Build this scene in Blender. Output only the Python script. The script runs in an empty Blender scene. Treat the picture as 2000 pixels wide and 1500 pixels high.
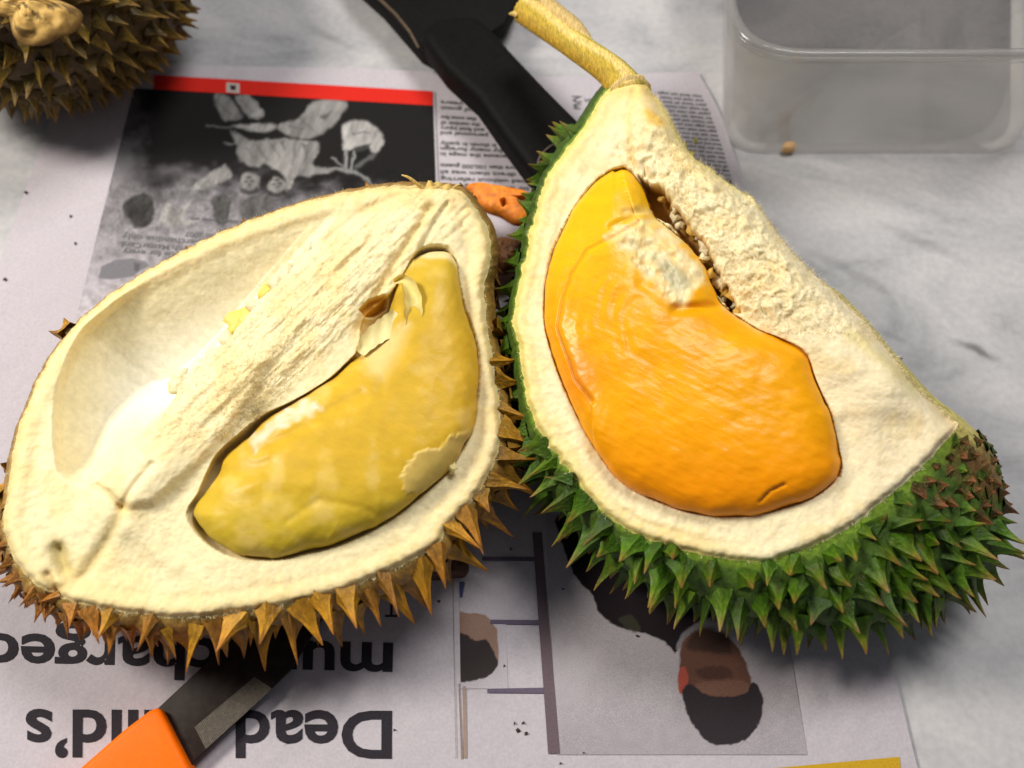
import bpy, math, random
import numpy as np
from mathutils import Vector, Matrix
random.seed(7); rng = np.random.default_rng(11)
SC = bpy.context.scene; COL = SC.collection
S = 0.01                                    # everything below is written in centimetres

# ------------------------------------------------------------------ camera
FPX, PITCH, DIST = 1944.0, math.radians(63.0), 44.0
CAM = np.array([0.0, -DIST*math.cos(PITCH), DIST*math.sin(PITCH)])
FW = np.array([0.0, math.cos(PITCH), -math.sin(PITCH)])
RT = np.array([1.0, 0.0, 0.0]); UP = np.array([0.0, math.sin(PITCH), math.cos(PITCH)])
cd = bpy.data.cameras.new('camera'); cam = bpy.data.objects.new('camera', cd); COL.objects.link(cam)
cd.sensor_width = 36.0; cd.lens = FPX*36/2000; cd.clip_start = 0.01; cd.clip_end = 20
cam.location = Vector(CAM*S); cam.rotation_euler = (math.pi/2-PITCH, 0, 0)
cd.dof.use_dof = True; cd.dof.focus_distance = 0.385; cd.dof.aperture_fstop = 7.0
SC.camera = cam
# ------------------------------------------------------------------ light: a kitchen lamp overhead, a soft ceiling
SC.view_settings.view_transform = 'Standard'; SC.view_settings.look = 'None'
SC.view_settings.exposure = 0.0; SC.view_settings.gamma = 1.0
w = bpy.data.worlds.new('World'); SC.world = w; w.use_nodes = True
w.node_tree.nodes['Background'].inputs[0].default_value = (0.80, 0.83, 0.92, 1)
w.node_tree.nodes['Background'].inputs[1].default_value = 0.14
def area(name, loc, target, size, power, color, sy=None):
    l = bpy.data.lights.new(name, 'AREA'); l.size = size; l.shape = 'DISK'; l.energy = power; l.color = color
    if sy: l.shape = 'RECTANGLE'; l.size_y = sy
    o = bpy.data.objects.new(name, l); COL.objects.link(o); o.location = loc
    o.rotation_euler = (Vector(target)-Vector(loc)).to_track_quat('-Z', 'Y').to_euler()
    return o
area('kitchen_lamp', (-0.72, 0.14, 0.76), (-0.04, 0.04, 0.03), 0.27, 10.6, (1.0, 0.935, 0.83))
area('ceiling_lamp', (0.45, 0.70, 1.5), (0, 0, 0), 0.6, 20.0, (1.0, 0.97, 0.93), 0.5)

# ------------------------------------------------------------------ helpers
def P(px, py, z=0.0):
    """photo point (2000 x 1500) seen at height z (cm) -> place in the scene"""
    px = np.asarray(px, float); py = np.asarray(py, float); z = np.asarray(z, float)
    d = FW*FPX + (px[..., None]-1000)*RT + (750-py[..., None])*UP
    t = (z-CAM[2])/d[..., 2]
    return CAM + d*t[..., None]
def Ppl(px, py, q, n):
    px = np.asarray(px, float); py = np.asarray(py, float)
    d = FW*FPX + (px[..., None]-1000)*RT + (750-py[..., None])*UP
    t = ((q-CAM)@n)/(d@n)
    return CAM + d*t[..., None]
def nrm(v): return v/np.maximum(np.linalg.norm(v, axis=-1, keepdims=True), 1e-12)
def sst(a, b, x):
    t = np.clip((x-a)/(b-a), 0, 1); return t*t*(3-2*t)
def vnoise(x, y, z=0.0, seed=0):
    x, y, z = np.broadcast_arrays(np.asarray(x, float), np.asarray(y, float), np.asarray(z, float))
    xi, yi, zi = np.floor(x), np.floor(y), np.floor(z)
    fx, fy, fz = x-xi, y-yi, z-zi
    fx, fy, fz = fx*fx*(3-2*fx), fy*fy*(3-2*fy), fz*fz*(3-2*fz)
    xi, yi, zi = xi.astype(np.int64), yi.astype(np.int64), zi.astype(np.int64)
    def h(a, b, c):
        n = (a*73856093) ^ (b*19349663) ^ (c*83492791) ^ (seed*2654435761)
        n = (n ^ (n >> 13))*1274126177 & 0xffffffff
        n = (n ^ (n >> 16))*2246822519 & 0xffffffff
        return ((n ^ (n >> 13)) & 0xffff)/65535.0
    r = 0
    for i in (0, 1):
        for j in (0, 1):
            for k in (0, 1):
                wgt = (fx if i else 1-fx)*(fy if j else 1-fy)*(fz if k else 1-fz)
                r = r + wgt*h(xi+i, yi+j, zi+k)
    return r*2-1
def fbm(x, y, z=0.0, oct=4, seed=0):
    r = 0; a = 1; s = 0
    for o in range(oct):
        r = r + a*vnoise(np.asarray(x)*2**o, np.asarray(y)*2**o, np.asarray(z)*2**o, seed+o*17); s += a; a *= .5
    return r/s
def catmull(pts, n, closed=True):
    pts = np.asarray(pts, float); m = len(pts)
    out = []
    sub = 12
    rngi = range(m) if closed else range(m-1)
    for i in rngi:
        if closed: p0, p1, p2, p3 = pts[i-1], pts[i], pts[(i+1) % m], pts[(i+2) % m]
        else: p0, p1, p2, p3 = pts[max(i-1, 0)], pts[i], pts[i+1], pts[min(i+2, m-1)]
        t = np.linspace(0, 1, sub, endpoint=False)[:, None]
        out.append(.5*((2*p1)+(-p0+p2)*t+(2*p0-5*p1+4*p2-p3)*t*t+(-p0+3*p1-3*p2+p3)*t**3))
    out = np.concatenate(out)
    if closed: out = np.vstack([out, out[:1]])
    else: out = np.vstack([out, pts[-1:]])
    key = out[:, :2]
    L = np.concatenate([[0], np.cumsum(np.linalg.norm(np.diff(key, axis=0), axis=1))])
    s = np.linspace(0, L[-1], n+1)[:-1] if closed else np.linspace(0, L[-1], n)
    return np.stack([np.interp(s, L, out[:, k]) for k in range(out.shape[1])], 1)
def dpoly(x, y, pts, closed=False):
    pts = np.asarray(pts, float); best = np.full(np.shape(x), 1e9)
    m = len(pts)
    for i in range(m if closed else m-1):
        a, b = pts[i], pts[(i+1) % m]; ab = b-a; L = max(ab@ab, 1e-9)
        t = np.clip(((x-a[0])*ab[0]+(y-a[1])*ab[1])/L, 0, 1)
        best = np.minimum(best, (x-a[0]-t*ab[0])**2+(y-a[1]-t*ab[1])**2)
    return np.sqrt(best)
def inpoly(x, y, pts):
    pts = np.asarray(pts, float); c = np.zeros(np.shape(x), bool); m = len(pts)
    for i in range(m):
        (x1, y1), (x2, y2) = pts[i], pts[(i+1) % m]
        if y1 == y2: continue
        c ^= ((y1 > y) != (y2 > y)) & (x < (x2-x1)*(y-y1)/(y2-y1)+x1)
    return c
def sdf(x, y, pts):
    d = dpoly(x, y, pts, True); return np.where(inpoly(x, y, pts), d, -d)

def mk(name, V, F, m, parent=None, base=None, smooth=True, col=None, extra=None):
    V = np.asarray(V, float)
    b = np.zeros(3) if base is None else base
    me = bpy.data.meshes.new(name)
    me.from_pydata(((V-b)*S).tolist(), [], [tuple(int(i) for i in f) for f in F] if not isinstance(F, np.ndarray) else F.tolist())
    if smooth: me.polygons.foreach_set('use_smooth', [True]*len(me.polygons))
    if col is not None:
        a = me.color_attributes.new('col', 'FLOAT_COLOR', 'POINT')
        c4 = np.ones((len(V), 4), np.float32); c4[:, :3] = col; a.data.foreach_set('color', c4.ravel())
    for k, v in (extra or {}).items():
        a = me.attributes.new(k, 'FLOAT', 'POINT'); a.data.foreach_set('value', np.asarray(v, np.float32))
    me.materials.append(m); me.update()
    o = bpy.data.objects.new(name, me); COL.objects.link(o)
    if parent is not None: o.parent = parent
    else: o.location = Vector(b*S)
    return o
def thing(name, label, cat, base, group=None):
    o = bpy.data.objects.new(name, None); COL.objects.link(o); o.empty_display_size = .01
    o.location = Vector(np.asarray(base)*S); o['label'] = label; o['category'] = cat
    if group: o['group'] = group
    return o
def tag(o, label, cat, group=None):
    o['label'] = label; o['category'] = cat
    if group: o['group'] = group
    return o
def grid_faces(nr, nc, wrap=False):
    r = np.arange(nr-1)[:, None]; c = np.arange(nc if wrap else nc-1)[None, :]
    c2 = (c+1) % nc
    return np.stack([r*nc+c, r*nc+c2, (r+1)*nc+c2, (r+1)*nc+c], -1).reshape(-1, 4)

# ------------------------------------------------------------------ materials
def mat(name):
    m = bpy.data.materials.new(name); m.use_nodes = True
    nt = m.node_tree; b = nt.nodes['Principled BSDF']; return m, nt, b
def N(nt, t, **kw):
    n = nt.nodes.new(t)
    for k, v in kw.items():
        if k in n.inputs: n.inputs[k].default_value = v
        else: setattr(n, k, v)
    return n
def attr_mat(name, rough=.5, sss=0.0, sss_r=(1, .6, .25), sss_s=.003, nscale=900, namt=.12, bump=.25, bscale=1400, bdist=.0004, spec=.5, stretch=None, coat=0.0, rattr=None):
    m, nt, b = mat(name); L = nt.links
    a = N(nt, 'ShaderNodeAttribute', attribute_name='col')
    tc = N(nt, 'ShaderNodeTexCoord'); mp = N(nt, 'ShaderNodeMapping')
    L.new(tc.outputs['Object'], mp.inputs[0])
    if stretch: mp.inputs['Rotation'].default_value = stretch[0]; mp.inputs['Scale'].default_value = stretch[1]
    n1 = N(nt, 'ShaderNodeTexNoise', Scale=nscale, Detail=4.0); L.new(mp.outputs[0], n1.inputs['Vector'])
    mr = N(nt, 'ShaderNodeMapRange'); mr.inputs[1].default_value = .3; mr.inputs[2].default_value = .7
    mr.inputs[3].default_value = 1-namt; mr.inputs[4].default_value = 1+namt
    L.new(n1.outputs[0], mr.inputs[0])
    mx = N(nt, 'ShaderNodeVectorMath', operation='MULTIPLY'); L.new(a.outputs[0], mx.inputs[0]); L.new(mr.outputs[0], mx.inputs[1])
    L.new(mx.outputs[0], b.inputs['Base Color'])
    b.inputs['Roughness'].default_value = rough; b.inputs['Specular IOR Level'].default_value = spec
    if rattr:
        ra = N(nt, 'ShaderNodeAttribute', attribute_name=rattr); L.new(ra.outputs['Fac'], b.inputs['Roughness'])
    if sss:
        b.inputs['Subsurface Weight'].default_value = sss; b.inputs['Subsurface Radius'].default_value = sss_r; b.inputs['Subsurface Scale'].default_value = sss_s
    if coat: b.inputs['Coat Weight'].default_value = coat; b.inputs['Coat Roughness'].default_value = .22
    if bump:
        n2 = N(nt, 'ShaderNodeTexNoise', Scale=bscale, Detail=5.0); L.new(mp.outputs[0], n2.inputs['Vector'])
        bp = N(nt, 'ShaderNodeBump', Strength=bump, Distance=bdist); L.new(n2.outputs[0], bp.inputs['Height'])
        L.new(bp.outputs[0], b.inputs['Normal'])
        if coat: L.new(bp.outputs[0], b.inputs['Coat Normal'])
    return m
M_pith = attr_mat('durian_pith', .6, .25, (1, .75, .4), .004, 420, .07, .35, 700, .0005, rattr='rough', spec=.3)
M_pulp = attr_mat('durian_pulp', .45, .3, (1, .55, .12), .004, 120, .07, .25, 300, .0006, .15, ((0, 0, .5), (1, 1.5, 1)), .05)
M_pulp2 = attr_mat('wet_orange_pulp', .40, .3, (1, .45, .06), .004, 120, .05, .25, 260, .0007, .15, ((0, 0, -.35), (.9, 1.5, 1)), .16)
M_husk = attr_mat('durian_husk', .6, 0, nscale=350, namt=.35, bump=.6, bscale=700, bdist=.0006)
M_flake = attr_mat('husk_flake', .6, .1, nscale=300, namt=.25, bump=.6, bscale=500, bdist=.0006)
M_print = attr_mat('printed_ink', .75, 0, nscale=2500, namt=.18, bump=0, spec=.06)
M_stem = attr_mat('durian_stem', .6, .1, nscale=380, namt=.4, bump=.8, bscale=380, bdist=.0009, stretch=((0, 0, .95), (6, 1, 1)))
def thorn_mat(name, rough):
    m, nt, b = mat(name); L = nt.links
    a = N(nt, 'ShaderNodeAttribute', attribute_name='col'); oi = N(nt, 'ShaderNodeObjectInfo')
    mr = N(nt, 'ShaderNodeMapRange'); mr.inputs[3].default_value = .62; mr.inputs[4].default_value = 1.3; L.new(oi.outputs['Random'], mr.inputs[0])
    tc = N(nt, 'ShaderNodeTexCoord'); n1 = N(nt, 'ShaderNodeTexNoise', Scale=4.0, Detail=6.0); L.new(tc.outputs['Object'], n1.inputs['Vector'])
    m2 = N(nt, 'ShaderNodeMapRange'); m2.inputs[1].default_value = .3; m2.inputs[2].default_value = .7; m2.inputs[3].default_value = .7; m2.inputs[4].default_value = 1.3
    L.new(n1.outputs[0], m2.inputs[0])
    mu = N(nt, 'ShaderNodeMath', operation='MULTIPLY'); L.new(mr.outputs[0], mu.inputs[0]); L.new(m2.outputs[0], mu.inputs[1])
    mx = N(nt, 'ShaderNodeVectorMath', operation='MULTIPLY'); L.new(a.outputs[0], mx.inputs[0]); L.new(mu.outputs[0], mx.inputs[1])
    n3 = N(nt, 'ShaderNodeTexNoise', Scale=1.3, Detail=5.0, Roughness=.65); n3.noise_dimensions = '4D'; L.new(tc.outputs['Object'], n3.inputs['Vector']); m4 = N(nt, 'ShaderNodeMath', operation='MULTIPLY'); L.new(oi.outputs['Random'], m4.inputs[0]); m4.inputs[1].default_value = 37.0; L.new(m4.outputs[0], n3.inputs['W'])
    m5 = N(nt, 'ShaderNodeMapRange'); m5.inputs[1].default_value = .56; m5.inputs[2].default_value = .72; m5.inputs[4].default_value = .65; L.new(n3.outputs[0], m5.inputs[0])
    mb = nt.nodes.new('ShaderNodeMixRGB'); L.new(m5.outputs[0], mb.inputs[0]); L.new(mx.outputs[0], mb.inputs[1]); mb.inputs[2].default_value = (.115, .05, .014, 1)
    L.new(mb.outputs[0], b.inputs['Base Color']); b.inputs['Roughness'].default_value = rough; b.inputs['Specular IOR Level'].default_value = .22
    bp = N(nt, 'ShaderNodeBump', Strength=.6, Distance=.0012); L.new(n1.outputs[0], bp.inputs['Height']); L.new(bp.outputs[0], b.inputs['Normal'])
    return m
M_thorn = thorn_mat('durian_thorn', .42)
def plain(name, col, rough=.5, metal=0.0, nscale=800, namt=.1, bump=.1, bscale=900, bdist=.0002, spec=.5):
    m, nt, b = mat(name); L = nt.links
    tc = N(nt, 'ShaderNodeTexCoord'); n1 = N(nt, 'ShaderNodeTexNoise', Scale=float(nscale), Detail=4.0); L.new(tc.outputs['Object'], n1.inputs['Vector'])
    r = N(nt, 'ShaderNodeValToRGB'); r.color_ramp.elements[0].position = .3; r.color_ramp.elements[1].position = .7
    c = np.array(col); r.color_ramp.elements[0].color = (*np.clip(c*(1-namt), 0, 1), 1); r.color_ramp.elements[1].color = (*np.clip(c*(1+namt), 0, 1), 1)
    L.new(n1.outputs[0], r.inputs[0]); L.new(r.outputs[0], b.inputs['Base Color'])
    b.inputs['Roughness'].default_value = rough; b.inputs['Metallic'].default_value = metal; b.inputs['Specular IOR Level'].default_value = spec
    if bump:
        bp = N(nt, 'ShaderNodeBump', Strength=bump, Distance=bdist); n2 = N(nt, 'ShaderNodeTexNoise', Scale=float(bscale), Detail=3.0); L.new(tc.outputs['Object'], n2.inputs['Vector'])
        L.new(n2.outputs[0], bp.inputs['Height']); L.new(bp.outputs[0], b.inputs['Normal'])
    return m
PAPER = np.array([.455, .42, .455])
M_paper = plain('newsprint_paper', PAPER, .8, 0, 900, .07, .5, 70, .0018, .12)
M_ink = plain('black_ink', (.028, .024, .03), .7, nscale=2500, namt=.35, bump=0, spec=.06)
M_body = plain('body_text_ink', (.12, .12, .125), .8, nscale=2500, namt=.3, bump=0, spec=.06)
M_redink = plain('red_ink', (.58, .022, .014), .7, nscale=1500, namt=.12, bump=0, spec=.06)
M_yelink = plain('yellow_ink', (.50, .30, .02), .7, nscale=1500, namt=.12, bump=0, spec=.06)
M_black = plain('black_plastic', (.005, .0047, .0045), .6, nscale=600, namt=.3, bump=.15, spec=.08)
M_edge = plain('edge_highlight', (.16, .11, .07), .4, .6, 400, .3)
M_blade = plain('dark_blade_steel', (.022, .014, .011), .5, 0, 300, .35, .12, 500, spec=.12)
M_ground = plain('ground_steel', (.085, .070, .055), .5, 0, 900, .25, .2, 1200, spec=.2)
M_ridge = plain('bright_ground_steel', (.17, .145, .115), .5, 0, 900, .3, .1, spec=.2)
M_orange = plain('orange_plastic', (.90, .150, .001), .5, nscale=500, namt=.05, bump=.12, bscale=1500, spec=.15)

def marble():
    m, nt, b = mat('grey_marble'); L = nt.links
    tc = N(nt, 'ShaderNodeTexCoord'); mp = N(nt, 'ShaderNodeMapping'); L.new(tc.outputs['Object'], mp.inputs[0])
    mp.inputs['Rotation'].default_value = (0, 0, math.radians(36)); mp.inputs['Scale'].default_value = (10, 17, 1)
    n1 = N(nt, 'ShaderNodeTexNoise', Scale=1.0, Detail=5.0, Roughness=.55, Distortion=1.4); L.new(mp.outputs[0], n1.inputs['Vector'])
    r1 = N(nt, 'ShaderNodeValToRGB'); e = r1.color_ramp.elements
    e[0].position = .28; e[0].color = (.20, .205, .215, 1); e[1].position = .56; e[1].color = (.45, .44, .45, 1)
    k = e.new(.42); k.color = (.37, .37, .385, 1); k = e.new(.75); k.color = (.51, .50, .50, 1)
    L.new(n1.outputs[0], r1.inputs[0])
    n2 = N(nt, 'ShaderNodeTexNoise', Scale=300.0, Detail=3.0); L.new(tc.outputs['Object'], n2.inputs['Vector'])
    r2 = N(nt, 'ShaderNodeMapRange'); r2.inputs[1].default_value = .3; r2.inputs[2].default_value = .7; r2.inputs[3].default_value = .93; r2.inputs[4].default_value = 1.07; L.new(n2.outputs[0], r2.inputs[0])
    prev = N(nt, 'ShaderNodeVectorMath', operation='MULTIPLY'); L.new(r1.outputs[0], prev.inputs[0]); L.new(r2.outputs[0], prev.inputs[1])
    # single grey streaks in the stone
    for (x, y, ang, lx, ly, amt) in ((1905, 683, -28, .95, .30, .68), (1740, 655, -25, .8, .22, .25), (1480, 425, -35, 1.6, .35, .35), (1660, 530, -32, 2.2, .35, .25), (1790, 470, -30, 2.4, .3, .22), (1580, 520, -35, 1.4, .35, .25), (640, 70, -30, 1.6, .3, .25)):
        c = P(x, y)*S
        mm = N(nt, 'ShaderNodeMapping'); mm.vector_type = 'TEXTURE'
        mm.inputs['Location'].default_value = tuple(c); mm.inputs['Rotation'].default_value = (0, 0, math.radians(ang)); mm.inputs['Scale'].default_value = (lx*S, ly*S, 1)
        nz = N(nt, 'ShaderNodeTexNoise', Scale=90.0, Detail=3.0); L.new(tc.outputs['Object'], nz.inputs['Vector'])
        ad = N(nt, 'ShaderNodeVectorMath', operation='MULTIPLY_ADD'); L.new(nz.outputs['Color'], ad.inputs[0]); ad.inputs[1].default_value = (.008, .008, 0); L.new(tc.outputs['Object'], ad.inputs[2])
        sb = N(nt, 'ShaderNodeVectorMath', operation='SUBTRACT'); L.new(ad.outputs[0], sb.inputs[0]); sb.inputs[1].default_value = (.004, .004, 0)
        L.new(sb.outputs[0], mm.inputs[0])
        g = N(nt, 'ShaderNodeVectorMath', operation='LENGTH'); L.new(mm.outputs[0], g.inputs[0])
        q = N(nt, 'ShaderNodeMapRange', interpolation_type='SMOOTHSTEP'); q.inputs[1].default_value = .1; q.inputs[2].default_value = 1.5; q.inputs[3].default_value = 1-amt; q.inputs[4].default_value = 1
        L.new(g.outputs['Value'], q.inputs[0])
        nx = N(nt, 'ShaderNodeVectorMath', operation='MULTIPLY'); L.new(prev.outputs[0], nx.inputs[0]); L.new(q.outputs[0], nx.inputs[1]); prev = nx
    L.new(prev.outputs[0], b.inputs['Base Color']); b.inputs['Roughness'].default_value = .42; b.inputs['Specular IOR Level'].default_value = .3
    return m
def clear_plastic():
    m, nt, b = mat('cloudy_clear_plastic'); L = nt.links
    out = nt.nodes['Material Output']
    tr = N(nt, 'ShaderNodeBsdfTransparent'); tr.inputs[0].default_value = (.985, .98, .975, 1)
    df = N(nt, 'ShaderNodeBsdfDiffuse'); df.inputs[0].default_value = (.84, .82, .79, 1)
    tl = N(nt, 'ShaderNodeBsdfTranslucent'); tl.inputs[0].default_value = (.84, .82, .79, 1)
    gl = N(nt, 'ShaderNodeBsdfGlossy'); gl.inputs['Roughness'].default_value = .16
    a1 = N(nt, 'ShaderNodeMixShader', Fac=.5) if False else nt.nodes.new('ShaderNodeMixShader'); a1.inputs[0].default_value = .5
    L.new(df.outputs[0], a1.inputs[1]); L.new(tl.outputs[0], a1.inputs[2])
    a2 = nt.nodes.new('ShaderNodeMixShader'); a2.inputs[0].default_value = .19; L.new(tr.outputs[0], a2.inputs[1]); L.new(a1.outputs[0], a2.inputs[2])
    lw = N(nt, 'ShaderNodeLayerWeight', Blend=.5); pw_ = N(nt, 'ShaderNodeMath', operation='POWER'); L.new(lw.outputs['Facing'], pw_.inputs[0]); pw_.inputs[1].default_value = 4.0
    fr = N(nt, 'ShaderNodeMath', operation='MULTIPLY_ADD'); L.new(pw_.outputs[0], fr.inputs[0]); fr.inputs[1].default_value = .6; fr.inputs[2].default_value = .03
    a3 = nt.nodes.new('ShaderNodeMixShader'); L.new(fr.outputs[0], a3.inputs[0]); L.new(a2.outputs[0], a3.inputs[1]); L.new(gl.outputs[0], a3.inputs[2])
    L.new(a3.outputs[0], out.inputs[0]); return m
M_marble = marble(); M_clear = clear_plastic()

# ------------------------------------------------------------------ the table
tv = np.array([[-90, -60, 0], [90, -60, 0], [90, 90, 0], [-90, 90, 0]], float)
tb = mk('table_top', np.vstack([tv, tv-[0, 0, 3]]), [(0, 1, 2, 3), (7, 6, 5, 4), (0, 4, 5, 1), (1, 5, 6, 2), (2, 6, 7, 3), (3, 7, 4, 0)], M_marble, smooth=False)
tb['kind'] = 'structure'

# ------------------------------------------------------------------ newspapers
def sheet_z(x, y, lvl):
    return lvl + .22*(vnoise(x/6.5, y/6.5, 0, 3)+1)*.5 + .06*(vnoise(x/2.2, y/2.2, 0, 5)+1)*.5 + .05*np.exp(-np.abs(x+.12*y+11.6)/.5)
def coons(top, bottom, left, right, nu, nv):
    t = catmull(top, nu, False); b = catmull(bottom, nu, False); l = catmull(left, nv, False); r = catmull(right, nv, False)
    u = np.linspace(0, 1, nu)[None, :, None]; v = np.linspace(0, 1, nv)[:, None, None]
    return ((1-v)*t[None]+v*b[None]+(1-u)*l[:, None]+u*r[:, None]
            - ((1-u)*(1-v)*t[0]+u*(1-v)*t[-1]+(1-u)*v*b[0]+u*v*b[-1]))
LVL_UP, LVL_LO = .12, .05
def on_sheet(px, py, lvl, lift):
    q = P(px, py, lvl+.05); z = sheet_z(q[..., 0], q[..., 1], lvl)
    q = P(px, py, z+lift); q[..., 2] = sheet_z(q[..., 0], q[..., 1], lvl)+lift
    return q
def sheet(name, label, edges, lvl):
    g = coons(*edges, 150, 110)
    q = on_sheet(g[..., 0], g[..., 1], lvl, 0)
    base = np.array([*q.reshape(-1, 3).mean(0)[:2], 0])
    root = thing(name, label, 'newspaper', base)
    n = 110*150; top = q.reshape(-1, 3); bot = top-[0, 0, .02]
    F = grid_faces(110, 150)[:, ::-1]
    p = mk('paper_sheet', np.vstack([top, bot]), np.vstack([F, F[:, ::-1]+n]), M_paper, root, base)
    return root, base
up_root, up_base = sheet('newspaper', 'newspaper page with red banner and black and white photo, behind the pale durian',
    ([(135, 118), (270, 124), (420, 129), (700, 134), (860, 141), (1060, 150), (1362, 139)],
     [(-140, 1010), (400, 1010), (1500, 1000)],
     [(135, 118), (75, 300), (0, 512), (-70, 760), (-140, 1010)],
     [(1362, 139), (1402, 212), (1430, 290), (1452, 368), (1476, 480), (1500, 1000)]), LVL_UP)
lo_root, lo_base = sheet('newspaper', 'newspaper page with large upside down headline, under the knife with orange handle',
    ([(-220, 860), (700, 860), (1625, 860)],
     [(-260, 1600), (800, 1600), (1822, 1600)],
     [(-220, 860), (-240, 1200), (-260, 1600)],
     [(1625, 860), (1690, 1110), (1736, 1270), (1792, 1500), (1822, 1600)]), LVL_LO)

def print_quads(name, quads, m, root, base, lvl, lift, div=14, col=None):
    Vs, Fs, Cs, off = [], [], [], 0
    for k, q in enumerate(quads):
        q = np.asarray(q, float); u = np.linspace(0, 1, div)[None, :, None]; v = np.linspace(0, 1, div)[:, None, None]
        g = (1-v)*((1-u)*q[0]+u*q[1])+v*((1-u)*q[3]+u*q[2])
        Vs.append(on_sheet(g[..., 0], g[..., 1], lvl, lift).reshape(-1, 3)); Fs.append(grid_faces(div, div)[:, ::-1]+off); off += div*div
        if col is not None: Cs.append(np.tile(col[k], (div*div, 1)))
    return mk(name, np.vstack(Vs), np.vstack(Fs), m, root, base, col=np.vstack(Cs) if col is not None else None)
def glyphs(s, offset=0.0):
    cu = bpy.data.curves.new('t', 'FONT'); cu.body = s; cu.offset = offset; cu.resolution_u = 4
    o = bpy.data.objects.new('t', cu); COL.objects.link(o)
    bpy.context.view_layer.update()
    me = bpy.data.meshes.new_from_object(o.evaluated_get(bpy.context.evaluated_depsgraph_get()))
    v = np.array([x.co[:2] for x in me.vertices]).reshape(-1, 2); f = [tuple(p.vertices) for p in me.polygons]
    bpy.data.objects.remove(o); bpy.data.curves.remove(cu); bpy.data.meshes.remove(me)
    return v, f
def print_text(name, lines, m, root, base, lvl, lift=.03, offset=0.0):
    """lines: (text, photo point of baseline start, of baseline end, pixel height of a capital, fit)"""
    Vs, Fs, off = [], [], 0
    for s, a, b, cap, slant in lines:
        v, f = glyphs(s, offset)
        if len(v) == 0: continue
        a = np.array(a, float); b = np.array(b, float)
        u = (v[:, 0]-v[:, 0].min())/(v[:, 0].max()-v[:, 0].min())
        px = a+(b-a)*u[:, None]; d = nrm(b-a); n = np.array([d[1], -d[0]])   # capital direction in the photo, left of the reading direction
        px = px + n*(v[:, 1]/.73*cap)[:, None] + d*(v[:, 1]*slant)[:, None]
        Vs.append(on_sheet(px[:, 0], px[:, 1], lvl, lift)); Fs += [tuple(i+off for i in q)[::1] for q in f]; off += len(v)
    return mk(name, np.vstack(Vs), Fs, m, root, base, smooth=False)
print_text('headline', [("Dead child’s", (766, 1391), (50, 1388), 94, 0)], M_ink, lo_root, lo_base, LVL_LO, offset=.022)
print_text('headline', [("mum charged", (768, 1258), (-30, 1238), 84, 0)], M_ink, lo_root, lo_base, LVL_LO, offset=.022)
print_text('byline_text', [("T", (777, 1176), (752, 1176), 31, 0)], M_ink, lo_root, lo_base, LVL_LO)
print_text('byline_text', [("lly", (67, 1152), (24, 1146), 30, 0)], M_ink, lo_root, lo_base, LVL_LO)
colA = ["to these for guests", "fined without referring", "to direct them was all", "more than 100,000 guests", "because the mage in", "by many foreign", "is shown in quality", "personnel and", "and fatal injury", "the number of", "that some few", "of guest", "years"]
ysA = [366, 352, 339, 326, 304, 293, 283, 263, 253, 243, 232, 214, 203]
wA = [176, 178, 172, 160, 138, 120, 108, 92, 84, 76, 68, 60, 42]
print_text('column_text', [(t, (858+w_+k*.4, y-4+.02*w_), (860, y-7), 8, 0) for k, (t, y, w_) in enumerate(zip(colA, ysA, wA))], M_body, up_root, up_base, LVL_UP, offset=.02)
wl = "the and of later page home city new paper with from over said were each house years ten fund two part every for sale open call now best day week".split()
rb = random.Random(3); L_ = []
for k in range(21):
    y = 182+k*8.6; xr = np.interp(y, [139, 212, 290, 368], [1352, 1390, 1418, 1440])-4; xl = 1285+k*4.4
    L_.append((' '.join(rb.choice(wl) for _ in range(4)), (xr, y+4), (xl, y-3), 5.6, 0))
print_text('column_text', L_, M_body, up_root, up_base, LVL_UP, offset=.02)
print_text('page_mark', [("2", (1137, 188), (1117, 187), 13, 0), ("3", (1136, 203), (1120, 202), 11, 0), ("ten", (1166, 194), (1142, 192), 9, 0)], M_body, up_root, up_base, LVL_UP, offset=.01)
print_text('advert_text', [("title for every", (352, 493), (240, 486), 11, 0), ("with MasterCard", (372, 482), (238, 472), 11, 0), ("merchandise only", (398, 470), (240, 456), 11, 0), ("31 August 2007", (470, 462), (362, 452), 10, 0), ("participating outlets only", (480, 432), (372, 424), 8, 0)], M_body, up_root, up_base, LVL_UP, .045, offset=.012)
print_quads('red_banner', [[(300, 146), (845, 178), (845, 206), (300, 174)]], M_redink, up_root, up_base, LVL_UP, .045, 30)
print_quads('stamp_mark', [[(442, 161), (468, 163), (468, 182), (442, 180)]], M_print, up_root, up_base, LVL_UP, .06, 4, [(.45, .38, .35)])
print_quads('stamp_figure', [[(449, 166), (461, 167), (460, 176), (451, 175)]], M_ink, up_root, up_base, LVL_UP, .075, 4)
print_quads('column_rule', [[(849, 180), (850.5, 180), (858, 372), (856.5, 372)]], M_body, up_root, up_base, LVL_UP, .03, 14)

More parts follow.
